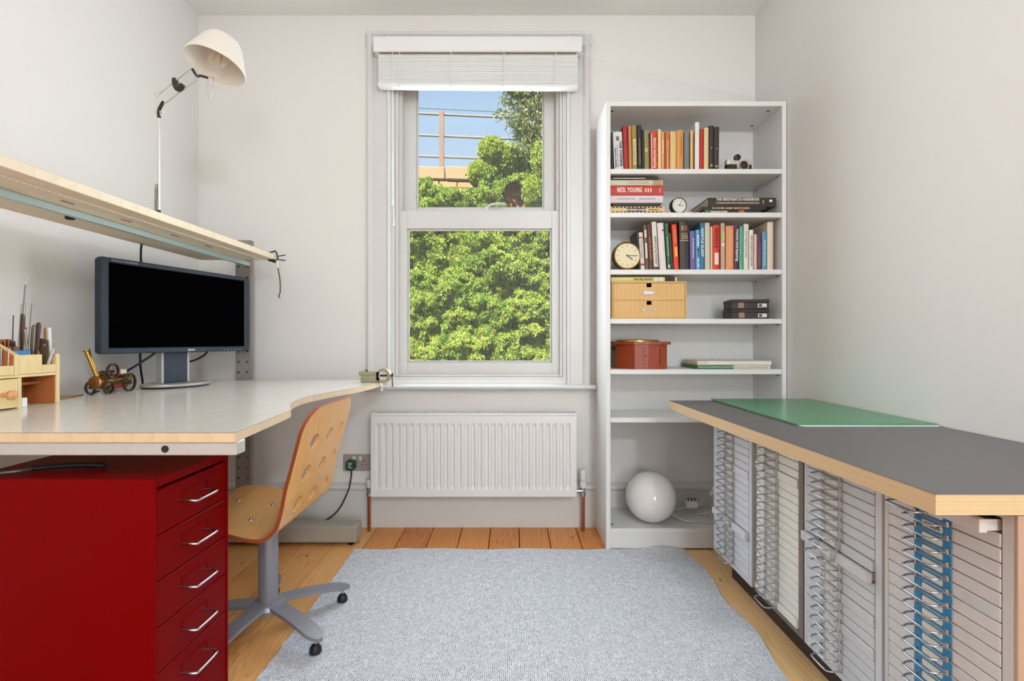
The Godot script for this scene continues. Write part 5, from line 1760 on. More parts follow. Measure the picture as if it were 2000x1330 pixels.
	bx(st, Vector3(-0.03, -0.012, -0.004), Vector3(0.004, -0.0055, 0.012), 0.001)
	obj("clip_jaw", st, mat("clip_green", c8(40, 50, 40), 0.4), cp)
	st = S()
	tube(st, [Vector3(0.008, 0.010, 0.004), Vector3(0.03, 0.014, 0.004), Vector3(0.05, 0.016, 0.006)], 0.0026, 8, 3)
	tube(st, [Vector3(0.008, -0.002, 0.004), Vector3(0.03, -0.006, 0.004), Vector3(0.05, -0.009, 0.006)], 0.0026, 8, 3)
	obj("clip_arms", st, M.clip_green, cp)
	var sp := thing("hanging_strap", "thin brown strap hanging from the clip at the shelf corner", "strap", Vector3(-1.105, 1.31, -2.258))
	st = S()
	rod(st, Vector3(0.002, 0.012, 0), Vector3(0.006, -0.022, 0), 0.0055, 0.004, 10)
	obj("white_tip", st, cm(c8(226, 226, 222), 0.4), sp)
	st = S()
	tube(st, [Vector3(0.006, -0.02, 0), Vector3(0.014, -0.06, 0), Vector3(0.018, -0.10, 0), Vector3(0.017, -0.14, 0)], 0.003, 8, 5)
	obj("strap", st, cm(c8(92, 74, 58), 0.6), sp)
	st = S()
	tube(st, [Vector3(0.017, -0.14, 0), Vector3(0.013, -0.15, 0.002), Vector3(0.013, -0.158, 0.002), Vector3(0.018, -0.163, 0)], 0.0024, 6, 3)
	obj("hook", st, M.dark_plastic, sp)

	# bench vice on the far tip of the desk
	var vi := thing("bench_vice", "small olive bench vice on the far tip of the desk by the window", "vice", Vector3(-0.655, DESK, -2.21))
	var ol := mat("vice_olive", c8(158, 152, 124), 0.45, 0.2)
	st = S()
	bx(st, Vector3(-0.034, 0.0, -0.02), Vector3(0.034, 0.036, 0.02), 0.002)
	bx(st, Vector3(-0.042, 0.032, -0.024), Vector3(0.036, 0.05, 0.024), 0.003)
	obj("anvil_block", st, ol, vi)
	st = S()
	bx(st, Vector3(0.034, -0.0, -0.018), Vector3(0.052, 0.05, 0.018), 0.003)
	var ring := Transform3D(Basis(Vector3(1, 0, 0), Vector3(0, 0, 1), Vector3(0, -1, 0)), Vector3(0.066, 0.03, 0))
	lathe(st, [Vector2(0.021, -0.018), Vector2(0.033, -0.018), Vector2(0.033, 0.018), Vector2(0.021, 0.018), Vector2(0.021, -0.018)], 32, ring)
	obj("jaw_ring", st, ol, vi)
	st = S()
	rod(st, Vector3(0.046, 0.03, 0), Vector3(0.112, 0.03, 0), 0.005)
	rod(st, Vector3(0.104, 0.034, 0), Vector3(0.108, -0.022, 0.004), 0.0028)
	ball(st, Vector3(0.106, 0.036, 0), 0.006, 12)
	obj("screw_handle", st, mat("vice_dark", c8(92, 84, 74), 0.35, 0.7), vi)
	st = S()
	rod(st, Vector3(-0.012, 0.05, 0), Vector3(-0.012, 0.056, 0), 0.006)
	obj("bolt", st, M.black, vi)

	# brass traction engine
	var en := thing("brass_engine", "brass model traction engine with spoked wheels and a leaning chimney", "model engine", Vector3(-1.475, DESK, -1.77), 0.1)
	var br: Material = M.brass
	var iron := mat("iron", c8(92, 80, 70), 0.35, 0.8)
	var fwd := Basis(Vector3(1, 0, 0), Vector3(0, 0, 1), Vector3(0, -1, 0))
	st = S()
	lathe(st, [Vector2(0, -0.085), Vector2(0.0185, -0.085), Vector2(0.0185, 0.062), Vector2(0, 0.062)], 28, Transform3D(fwd, Vector3(0, 0.044, 0)))
	obj("boiler", st, br, en)
	st = S()
	lathe(st, [Vector2(0, 0.05), Vector2(0.0225, 0.05), Vector2(0.0225, 0.078), Vector2(0.019, 0.081), Vector2(0, 0.082)], 28, Transform3D(fwd, Vector3(0, 0.043, 0)))
	obj("smokebox", st, mat("bronze", c8(150, 104, 58), 0.35, 0.9), en)
	st = S()
	var c0 := Vector3(0.0, 0.06, 0.066)
	var c1 := Vector3(-0.022, 0.158, 0.085)
	var cx := aim(c0, c1)
	var ll := c0.distance_to(c1)
	lathe(st, [Vector2(0.0075, 0), Vector2(0.0085, ll - 0.006), Vector2(0.0115, ll - 0.003), Vector2(0.0115, ll), Vector2(0.008, ll), Vector2(0.0075, ll - 0.02)], 20, cx)
	obj("chimney", st, br, en)
	wheel(en, Vector3(0.034, 0.034, -0.045), 0.034, 10, iron)
	wheel(en, Vector3(-0.034, 0.034, -0.045), 0.034, 10, iron)
	wheel(en, Vector3(0.030, 0.0235, 0.055), 0.0234, 8, iron)
	wheel(en, Vector3(-0.030, 0.0235, 0.055), 0.0234, 8, iron)
	wheel(en, Vector3(0.030, 0.079, 0.035), 0.029, 6, iron)
	st = S()
	rod(st, Vector3(-0.034, 0.031, -0.045), Vector3(0.034, 0.031, -0.045), 0.003)
	rod(st, Vector3(-0.03, 0.0215, 0.055), Vector3(0.03, 0.0215, 0.055), 0.003)
	rod(st, Vector3(-0.01, 0.079, 0.035), Vector3(0.03, 0.079, 0.035), 0.0025)
	bx(st, Vector3(-0.008, 0.06, 0.025), Vector3(0.008, 0.082, 0.045), 0.002)
	obj("axles", st, iron, en)
	st = S()
	bx(st, Vector3(-0.018, 0.06, -0.085), Vector3(0.018, 0.066, -0.01), 0.001)
	bx(st, Vector3(-0.015, 0.015, -0.07), Vector3(0.015, 0.03, 0.0), 0.002)
	obj("red_plate", st, cm(c8(160, 50, 44), 0.4), en)
	box("cream_tank", Vector3(-0.012, 0.066, -0.06), Vector3(0.016, 0.082, -0.028), cm(c8(232, 226, 206), 0.5), en, 0.001)
	st = S()
	lathe(st, [Vector2(0, -0.03), Vector2(0.009, -0.03), Vector2(0.009, 0.03), Vector2(0, 0.03)], 16, Transform3D(fwd, Vector3(-0.006, 0.071, 0.03)))
	obj("cylinder", st, mat("bronze", c8(150, 104, 58), 0.35, 0.9), en)
	st = S()
	rod(st, Vector3(0, 0.012, 0.06), Vector3(0.004, 0.003, 0.10), 0.003)
	obj("draw_bar", st, M.black, en)
	var pltt := S()
	bx(pltt, Vector3(-0.035, 0, -0.05), Vector3(0.03, 0.004, 0.045), 0.001)
	var bp := obj("brass_plate", pltt, br, self)
	bp.position = Vector3(-1.50, DESK + 0.0003, -1.61)
	bp.rotation.y = 0.2
	tag(bp, "flat brass plate lying on the desk between the tool rack and engine", "plate")
	build_tool_rack()
	build_red_cabinet()

func build_tool_rack() -> void:
	var st: SurfaceTool
	var lw: Material = M.light_wood
	var r := thing("tool_rack", "pale wooden desk tidy with a knobbed drawer and tool compartments", "tool rack", Vector3(-1.39, DESK, -1.48))
	# local: x away from the front (negative), z towards the camera
	var D := 0.15
	box("end_panel", Vector3(-D, 0, 0.0), Vector3(0, 0.150, 0.012), lw, r, 0.001)
	box("divider", Vector3(-D, 0, 0.115), Vector3(0, 0.086, 0.127), lw, r, 0.001)
	box("end_panel", Vector3(-D, 0, 0.328), Vector3(0, 0.150, 0.34), lw, r, 0.001)
	box("shelf_board", Vector3(-D, 0.0865, 0.0125), Vector3(0.003, 0.094, 0.3275), lw, r, 0.001)
	box("back_board", Vector3(-D - 0.008, 0.0, 0.0), Vector3(-D, 0.195, 0.34), mat("shade_brown_wood", c8(182, 108, 56), 0.6), r)  # brown carries the shade inside the rack, painted into the wood colour
	box("compartment_front", Vector3(-0.012, 0.0945, 0.0125), Vector3(0, 0.119, 0.055), lw, r, 0.001)
	box("compartment_front", Vector3(-0.012, 0.0945, 0.0555), Vector3(0, 0.150, 0.122), lw, r, 0.001)
	box("compartment_front", Vector3(-0.012, 0.0945, 0.136), Vector3(0, 0.121, 0.3275), lw, r, 0.001)
	for z in [0.0555, 0.122]:
		st = S()
		ext(st, PackedVector2Array([Vector2(-D if z > 0.1 else -0.07, 0.0945), Vector2(0.0 if z > 0.1 else -0.0125, 0.0945), Vector2(0.0 if z > 0.1 else -0.0125, 0.150), Vector2(-0.062, 0.187 if z > 0.1 else 0.152), Vector2(-D if z > 0.1 else -0.07, 0.238 if z > 0.1 else 0.152)]), z, z + (0.013 if z > 0.1 else 0.006))
		obj("side_cheek", st, lw, r)
	st = S()
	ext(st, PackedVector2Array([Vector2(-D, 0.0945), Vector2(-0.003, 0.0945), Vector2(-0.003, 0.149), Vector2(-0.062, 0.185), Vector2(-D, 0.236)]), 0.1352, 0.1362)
	obj("cheek_shade_sheet", st, M.shade_brown_wood, r)  # added thin sheet, coloured as the shade on this side of the cheek
	st = S()
	bx(st, Vector3(-0.13, 0.004, 0.13), Vector3(0.004, 0.084, 0.326), 0.001)
	var dw := obj("drawer", st, lw, r)
	st = S()
	lathe(st, [Vector2(0, 0), Vector2(0.007, 0), Vector2(0.006, 0.012), Vector2(0.013, 0.020), Vector2(0.0135, 0.028), Vector2(0.008, 0.034), Vector2(0, 0.035)], 24, Transform3D(Basis(Vector3(0, -1, 0), Vector3(1, 0, 0), Vector3(0, 0, 1)), Vector3(0.004, 0.042, 0.17)))
	obj("knob", st, mat("knob_wood", c8(218, 158, 104), 0.4), dw)
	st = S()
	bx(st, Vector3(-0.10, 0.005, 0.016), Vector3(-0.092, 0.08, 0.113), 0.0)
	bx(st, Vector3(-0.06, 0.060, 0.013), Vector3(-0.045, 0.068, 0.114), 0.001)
	obj("inner_board", st, M.shade_brown_wood, r)
	box("cubby_shade_panel", Vector3(-D, 0.0005, 0.0121), Vector3(-0.004, 0.086, 0.0145), M.shade_brown_wood, r)  # added thin panels that paint the shade on the cubby sides
	box("cubby_shade_panel", Vector3(-D, 0.0005, 0.1125), Vector3(-0.004, 0.086, 0.1149), M.shade_brown_wood, r)
	var wb := box("white_box", Vector3(-0.02, 0, -0.008), Vector3(0.0, 0.027, 0.008), cm(c8(238, 238, 238), 0.5), self, 0.001)
	wb.position = Vector3(-1.393, DESK + 0.0003, -1.376)
	tag(wb, "small white cardboard box standing in the open cubby of the tool rack", "box")
	var bl := box("blue_box", Vector3(-0.02, 0, -0.022), Vector3(0.02, 0.068, 0.024), cm(c8(30, 116, 176), 0.4), self, 0.002)
	bl.position = Vector3(-1.426, DESK + 0.0948, -1.386)
	tag(bl, "small bright blue box in the tall compartment of the tool rack", "box")
	# tools standing in the compartments: [name, label, base u v, top u v, distance, radius, tip radius, colour, metal]
	var dk := c8(70, 50, 38)
	var stl := c8(150, 148, 142)
	var tools := [
		["needle_file", "dark thin needle file standing leftmost in the tool rack", 23, 690, 26, 616, 1.43, 0.0016, 0.0012, c8(60, 56, 52), 0.6],
		["steel_wire", "long pale steel wire leaning right behind the dark handle", 31.6, 690, 42, 593, 1.45, 0.0012, 0.001, stl, 0.8],
		["handled_file", "tall file with a dark brown handle and long steel blade in the rack", 41, 690, 44.2, 612, 1.44, 0.0062, 0.0052, dk, 0.0],
		["fine_needle", "fine upright needle just right of the brown file handle", 48, 690, 50, 591, 1.45, 0.001, 0.0008, stl, 0.8],
		["leaning_needle", "thin needle leaning right above the tool rack", 51, 690, 62, 592, 1.46, 0.0012, 0.001, c8(120, 116, 110), 0.8],
		["red_tipped_scriber", "steel scriber with a red tip leaning left in the rack", 59, 690, 49, 641.6, 1.42, 0.0028, 0.003, c8(150, 136, 124), 0.5],
		["steel_spatula", "flat grey steel spatula standing in the tall compartment", 60, 692, 66.5, 634, 1.425, 0.0068, 0.0048, c8(120, 116, 104), 0.7],
		["dark_knife", "knife with a dark red brown handle leaning right", 66, 692, 76, 629, 1.43, 0.0072, 0.0055, c8(76, 44, 38), 0.0],
		["brass_rule", "short brass coloured stick standing behind the pliers", 89, 700, 89, 640, 1.47, 0.005, 0.005, c8(170, 128, 70), 0.3],
		["white_brush", "white bristled brush standing at the back of the rack", 99, 710, 96, 640, 1.475, 0.0035, 0.0055, c8(222, 226, 226), 0.0],
		["silver_needle", "silver needle pointing up at the right of the rack", 103, 722, 104.2, 673, 1.45, 0.0022, 0.001, c8(206, 204, 200), 0.8],
		["white_stick", "white pointed stick at the right end of the rack", 105.6, 722, 105.4, 680, 1.455, 0.003, 0.002, c8(226, 220, 210), 0.1],
		["steel_pin", "upright steel pin in the left tray of the rack", 2, 722, 2.6, 680, 1.34, 0.0022, 0.0022, c8(190, 188, 184), 0.8],
		["steel_rod", "bright steel rod at the right of the left tray", 18, 722, 18, 681, 1.345, 0.0024, 0.0024, c8(200, 198, 194), 0.8]]
	for e in tools:
		var t := thing(e[0], e[1], "tool", spot(e[2], e[3], e[6]), 0.0, "tools in the desk rack")
		var low: float = DESK + 0.0955
		t.position.y = low
		t.position.x = minf(t.position.x, -1.409)
		var top: Vector3 = spot(e[4], e[5], e[6]) - t.position
		st = S()
		if e[7] > 0.004:
			var ln := top.length()
			var fl := aim(Vector3.ZERO, top) * Transform3D(Basis.from_scale(Vector3(1, 1, 0.5)), Vector3.ZERO)
			lathe(st, [Vector2(0, 0), Vector2(e[7] * 0.55, 0), Vector2(e[7] * 0.7, ln * 0.3), Vector2(e[7], ln * 0.55), Vector2(e[7], ln * 0.93), Vector2(e[7] * 0.7, ln * 0.985), Vector2(0, ln)], 14, fl)
		else:
			rod(st, Vector3.ZERO, top, e[7], e[8], 8)
		obj("shaft", st, cm(e[9], 0.35, e[10]), t)
		if e[0] == "handled_file":
			st = S()
			var a := top
			var b := spot(49.5, 556, 1.44) - t.position
			tube(st, [a, a.lerp(b, 0.5), b], 0.0028, 8, 0, 0.5)
			obj("blade", st, cm(c8(120, 118, 112), 0.3, 0.8), t)
			st = S()
			rod(st, b, spot(58.5, 534, 1.44) - t.position, 0.001, 0.0006, 6)
			obj("wire_tip", st, cm(c8(226, 226, 222), 0.4), t)
		if e[0] == "red_tipped_scriber":
			st = S()
			ball(st, top, 0.0042, 10)
			obj("red_tip", st, cm(c8(150, 60, 44), 0.5), t)
	# broad bronze pliers, jaws up, legs apart
	var pl := thing("bronze_pliers", "broad bronze brown pliers standing in the low compartment of the rack", "tool", spot(91, 711, 1.452), 0.35, "tools in the desk rack")
	pl.position.y = DESK + 0.0955
	pl.position.x = -1.412
	st = S()
	ext(st, PackedVector2Array([Vector2(-0.017, 0.098), Vector2(-0.012, 0.072), Vector2(-0.006, 0.03), Vector2(-0.004, 0.0), Vector2(0.0, 0.0), Vector2(0.0, 0.05), Vector2(0.005, 0.02), Vector2(0.012, 0.0), Vector2(0.016, 0.0), Vector2(0.012, 0.04), Vector2(0.010, 0.075), Vector2(0.009, 0.096), Vector2(0.002, 0.101), Vector2(-0.010, 0.102)]), -0.003, 0.003)
	obj("jaws", st, mat("tool_bronze", c8(112, 94, 72), 0.4, 0.6), pl)
	st = S()
	rod(st, Vector3(0.003, 0.082, -0.004), Vector3(0.003, 0.082, 0.0045), 0.003)
	obj("pivot", st, cm(c8(190, 184, 170), 0.35, 0.6), pl)
	# small bits lined up in a wooden strip
	var tr := thing("bit_strip", "wooden strip holding a row of small dark drill bits in the tool rack", "tool holder", Vector3(-1.505, DESK + 0.0948, -1.44))
	box("strip", Vector3(-0.028, 0, -0.02), Vector3(0.012, 0.078, 0.07), M.shade_brown_wood, tr, 0.001)
	for k in 8:
		st = S()
		rod(st, Vector3(0.004, 0.077, -0.012 + k * 0.0108), Vector3(0.008, 0.094 + 0.003 * (k % 3), -0.008 + k * 0.0108), 0.0034, 0.0018, 8)
		obj("drill_bit", st, mat("bit_metal", c8(110, 84, 56), 0.4, 0.6), tr)

func build_red_cabinet() -> void:
	var st := S()
	var red := mat("red_paint", c8(118, 1, 4), 0.34, 0.0, 0.15)
	var c := thing("red_drawer_unit", "glossy red metal drawer unit with wire handles under the desk", "drawer unit", Vector3(-0.75, 0, -1.273))
	# local: x = 0 front (faces +x), z = 0 far side, z = 0.263 near side
	var W := 0.263
	var D := 0.42
	var T := 0.656
	bx(st, Vector3(-D, 0.04, 0), Vector3(0, T, 0.008), 0.0015)
	bx(st, Vector3(-D, 0.04, W - 0.008), Vector3(0, T, W), 0.0015)
	bx(st, Vector3(-D, T - 0.02, 0.008), Vector3(0, T, W - 0.008), 0.0015)
	bx(st, Vector3(-D, 0.04, 0.008), Vector3(0, 0.046, W - 0.008))
	bx(st, Vector3(-D, 0.046, 0.008), Vector3(-D + 0.006, T - 0.02, W - 0.008))
	obj("casing", st, red, c)
	var ph := 0.0984
	var bail := S()
	tube(bail, [Vector3(0, 0, -0.042), Vector3(0.02, -0.001, -0.042), Vector3(0.030, -0.003, -0.038), Vector3(0.034, -0.003, -0.03), Vector3(0.034, -0.003, 0.03), Vector3(0.030, -0.003, 0.038), Vector3(0.02, -0.001, 0.042), Vector3(0, 0, 0.042)], 0.0032, 10, 3)
	bail.generate_normals()
	var bm := bail.commit()
	var fr := S()
	bx(fr, Vector3(-0.012, -ph / 2 + 0.0012, 0.0095), Vector3(-0.002, ph / 2 - 0.0012, W - 0.0095), 0.0016)
	# label slot pressed into the front
	for e in [[-0.045, 0.010, 0.045, 0.0112], [-0.045, -0.016, -0.0438, 0.01], [0.0438, -0.016, 0.045, 0.01]]:
		bx(fr, Vector3(-0.003, e[1] + 0.012, W / 2 + e[0]), Vector3(-0.0008, e[3] + 0.012, W / 2 + e[2]))
	fr.generate_normals()
	var fm := fr.commit()
	for k in 6:
		var d := inst("drawer", fm, red, c, Transform3D(Basis(), Vector3(0, 0.631 - (k + 0.5) * ph, 0)))
		inst("handle", bm, M.chrome, d, Transform3D(Basis(), Vector3(-0.002, 0.004, W / 2 + 0.005)))
	for x in [-0.38, -0.04]:
		for z in [0.04, W - 0.04]:
			st = S()
			rod(st, Vector3(x, 0.0175, z - 0.009), Vector3(x, 0.0175, z + 0.009), 0.0172, 0.0172, 20)
			bx(st, Vector3(x - 0.006, 0.02, z - 0.012), Vector3(x + 0.006, 0.0405, z - 0.0095))
			bx(st, Vector3(x - 0.006, 0.02, z + 0.0095), Vector3(x + 0.006, 0.0405, z + 0.012))
			obj("castor", st, M.black, c)
	# black tool lying on top
	var t := thing("black_tool", "black handled tool lying on top of the red drawer unit", "tool", Vector3(-1.0, T + 0.0065, -1.09), 0.25)
	st = S()
	tube(st, [Vector3(-0.07, 0.0, 0.0), Vector3(0.0, 0.003, 0.0), Vector3(0.07, 0.0, 0.006)], 0.006, 8, 4, 1.0)
	obj("grip", st, M.black, t)
	st = S()
	tube(st, [Vector3(-0.07, 0.0, 0.0), Vector3(-0.09, 0.0, 0.02), Vector3(-0.13, 0.0, 0.03)], 0.0045, 8, 4)
	obj("shank", st, mat("dark_steel", c8(96, 92, 92), 0.4, 0.6), t)

# ---------------------------------------------------------------- swivel chair
var prof_pts: Curve2D

func chair_pos(s: float, x: float) -> Vector3:
	var p := prof_pts.sample_baked(s)
	# the back is dished: its edges come forward (towards -x)
	var L := prof_pts.get_baked_length()
	var up := smoothstep(L - 0.37, L - 0.22, s)
	var seat := 1.0 - smoothstep(0.1, L - 0.40, s)
	var e := x / 0.19
	return Vector3(p.x - up * 0.014 * e * e, p.y + seat * 0.016 * e * e, x)

func chair_nrm(s: float, x: float) -> Vector3:
	var a := chair_pos(s + 0.004, x) - chair_pos(s - 0.004, x)
	var b := chair_pos(s, x + 0.004) - chair_pos(s, x - 0.004)
	return b.cross(a).normalized()

func build_chair() -> void:
	var c := thing("swivel_chair", "small bent plywood swivel chair with nine round holes in its back", "chair", Vector3(-0.80, 0, -1.58))
	prof_pts = Curve2D.new()
	prof_pts.bake_interval = 0.004
	# side view, x across the room (front of the seat is -x), y up
	for e in [[-0.235, 0.372, -0.03, -0.03, 0.03, 0.02], [-0.15, 0.392, -0.03, 0.0, 0.05, 0.0], [0.03, 0.372, -0.06, 0.008, 0.05, -0.006], [0.122, 0.405, -0.03, -0.035, 0.012, 0.028], [0.164, 0.52, -0.014, -0.05, 0.016, 0.05], [0.226, 0.750, -0.018, -0.06, 0.018, 0.06]]:
		prof_pts.add_point(Vector2(e[0], e[1]), Vector2(e[2], e[3]), Vector2(e[4], e[5]))
	var L := prof_pts.get_baked_length()
	var th := 0.0055
	var top := func(p: Vector2) -> Vector3: return chair_pos(p.y, p.x) + chair_nrm(p.y, p.x) * th
	var bot := func(p: Vector2) -> Vector3: return chair_pos(p.y, p.x) - chair_nrm(p.y, p.x) * th
	var hw := func(s: float) -> float:
		var w := 0.198
		var r := 0.085
		if s > L - r:
			var q := (s - (L - r)) / r
			return w - r + r * sqrt(maxf(0.0, 1.0 - q * q))
		r = 0.07
		if s < r:
			var q := (r - s) / r
			return w - r + r * sqrt(maxf(0.0, 1.0 - q * q))
		return w
	var st := S()
	# holes: three columns by three rows
	var cw := 0.109
	var s0 := L - 0.36
	var ch := 0.0985
	for i in 3:
		for j in 3:
			var rc := Rect2(-cw * 1.5 + i * cw, s0 + j * ch, cw, ch)
			hole_cell(st, rc, rc.get_center(), 0.0255, top, bot, 8, 4)
	var s1 := s0 + 3 * ch
	var srows := []
	var k := 0
	while k <= 60:
		srows.append(s0 * k / 60.0)
		k += 1
	for a in srows.size() - 1:
		sheet(st, srows[a], srows[a + 1], -1.0, 1.0, 24, hw, top, bot, false, 0.0, 0.0)
	for a in 24:
		var sa := s0 + (s1 - s0) * a / 24.0
		var sb := s0 + (s1 - s0) * (a + 1) / 24.0
		sheet(st, sa, sb, 0, 0, 3, hw, top, bot, true, -cw * 1.5, -1.0)
		sheet(st, sa, sb, 0, 0, 3, hw, top, bot, true, cw * 1.5, 1.0)
	for a in 20:
		var f0 := 1.0 - pow(1.0 - a / 20.0, 1.6)
		var f1 := 1.0 - pow(1.0 - (a + 1) / 20.0, 1.6)
		sheet(st, s1 + (L - s1) * f0, s1 + (L - s1) * f1, -1.0, 1.0, 24, hw, top, bot, false, 0.0, 0.0)
	var tm := tex_mat("chair_ply", M.beech.albedo_texture, 0.3, 2.2)
	var sh := obj("seat_shell", st, tm, c)
	# the visible laminated edge
	st = S()
	var all := []
	for a in 141:
		all.append(L * a / 140.0)
	for a in 14:
		all.append(L - 0.012 * a / 14.0)
		all.append(0.012 * a / 14.0)
	all.sort()
	for side in [-1.0, 1.0]:
		st.set_smooth_group(7000 + int(side))
		for a in all.size() - 1:
			if all[a + 1] - all[a] < 1e-6:
				continue
			var p := Vector2(side * hw.call(all[a]), all[a])
			var q := Vector2(side * hw.call(all[a + 1]), all[a + 1])
			quad(st, top.call(p), top.call(q), bot.call(q), bot.call(p), Vector3(0, 0, side) + (Vector3(0, 1, 0) if all[a] > L - 0.08 else Vector3(-1, 0, 0) if all[a] < 0.07 else Vector3.ZERO))
	st.set_smooth_group(-1)
	for e in [[0.0, Vector3(-1, 0, 0)], [L, Vector3(0, 1, 0)]]:
		for a in 12:
			var w: float = hw.call(e[0])
			var p := Vector2(-w + 2 * w * a / 12.0, e[0])
			var q := Vector2(-w + 2 * w * (a + 1) / 12.0, e[0])
			quad(st, top.call(p), top.call(q), bot.call(q), bot.call(p), e[1])
	var eb := obj("edge_band", st, mat("ply_brown", c8(150, 74, 42), 0.4), sh)
	eb.set_meta("label", "red brown laminated plywood edge")
	for e in [Vector2(-0.07, 0.10), Vector2(0.07, 0.10), Vector2(-0.07, 0.22), Vector2(0.07, 0.22)]:
		var p: Vector3 = top.call(e)
		var n := chair_nrm(e.y, e.x)
		st = S()
		lathe(st, [Vector2(0.0075, 0), Vector2(0.006, 0.003), Vector2(0, 0.004)], 16, aim(p, p + n))
		obj("seat_bolt", st, M.chrome, c)
	# column and base
	var gm := mat("chair_grey", c8(142, 142, 150), 0.38, 0.35)
	st = S()
	lathe(st, [Vector2(0, 0.075), Vector2(0.030, 0.075), Vector2(0.030, 0.36), Vector2(0.0, 0.36)], 32)
	obj("column", st, gm, c)
	st = S()
	bx(st, Vector3(-0.11, 0.352, -0.09), Vector3(0.06, 0.364, 0.09), 0.003)
	obj("seat_plate", st, gm, c)
	st = S()
	lathe(st, [Vector2(0, 0.062), Vector2(0.05, 0.066), Vector2(0.056, 0.082), Vector2(0.050, 0.094), Vector2(0.034, 0.100), Vector2(0.03, 0.1)], 36)
	obj("hub", st, gm, c)
	for i in 5:
		var a := deg_to_rad(32.0 + 72.0 * i)
		var dir := Vector3(cos(a), 0, sin(a))
		var sd := Vector3(-sin(a), 0, cos(a))
		st = S()
		var n := 12
		var rows := []
		for q in n + 1:
			var t := float(q) / n
			var r := 0.034 + 0.236 * t
			var y := 0.094 - 0.034 * t * t
			var w := 0.024 + 0.002 * t
			if q >= n - 3:
				var z := float(q - (n - 3)) / 3.0
				w *= sqrt(maxf(0.03, 1.0 - z * z * 0.92))
			rows.append([dir * r + Vector3.UP * y, w])
		for q in n:
			var A: Array = rows[q]
			var B: Array = rows[q + 1]
			var h := Vector3.UP * 0.012
			st.set_smooth_group(500)
			quad(st, A[0] - sd * A[1], A[0] + sd * A[1], B[0] + sd * B[1], B[0] - sd * B[1], Vector3.UP)
			st.set_smooth_group(501)
			quad(st, A[0] - sd * A[1] - h, A[0] + sd * A[1] - h, B[0] + sd * B[1] - h, B[0] - sd * B[1] - h, Vector3.DOWN)
			st.set_smooth_group(502)
			quad(st, A[0] + sd * A[1], B[0] + sd * B[1], B[0] + sd * B[1] - h, A[0] + sd * A[1] - h, sd)
			st.set_smooth_group(503)
			quad(st, A[0] - sd * A[1], B[0] - sd * B[1], B[0] - sd * B[1] - h, A[0] - sd * A[1] - h, -sd)
		st.set_smooth_group(-1)
		var E: Array = rows[n]
		quad(st, E[0] - sd * E[1], E[0] + sd * E[1], E[0] + sd * E[1] - Vector3.UP * 0.012, E[0] - sd * E[1] - Vector3.UP * 0.012, dir)
		var lg := obj("leg", st, gm, c)
		var fp := dir * 0.245
		var gy := 0.0095 if i in [0, 4] else 0.0
		st = S()
		rod(st, fp + Vector3.UP * 0.024, fp + Vector3.UP * 0.05, 0.0045)
		obj("stem", st, M.chrome, lg)
		st = S()
		lathe(st, [Vector2(0, gy), Vector2(0.0175, gy), Vector2(0.0185, 0.0115), Vector2(0.0165, 0.0235), Vector2(0.0105, 0.0325), Vector2(0.0, 0.0345)], 24, Transform3D(Basis(), fp))
		obj("glide", st, M.black, lg)

# a strip of the shell between two rows; either full width or one side border
func sheet(st: SurfaceTool, sa: float, sb: float, t0: float, t1: float, n: int, hw: Callable, top: Callable, bot: Callable, border: bool, x0: float, side: float) -> void:
	for i in n:
		var f0 := float(i) / n
		var f1 := float(i + 1) / n
		var pts := []
		for e in [[f0, sa], [f1, sa], [f1, sb], [f0, sb]]:
			var w: float = hw.call(e[1])
			var x := lerpf(x0, side * w, e[0]) if border else lerpf(t0, t1, e[0]) * w
			pts.append(Vector2(x, e[1]))
		st.set_smooth_group(9000)
		var A: Vector3 = top.call(pts[0])
		var B: Vector3 = bot.call(pts[0])
		quad(st, A, top.call(pts[1]), top.call(pts[2]), top.call(pts[3]), A - B)
		st.set_smooth_group(9001)
		quad(st, B, bot.call(pts[1]), bot.call(pts[2]), bot.call(pts[3]), B - A)
	st.set_smooth_group(-1)

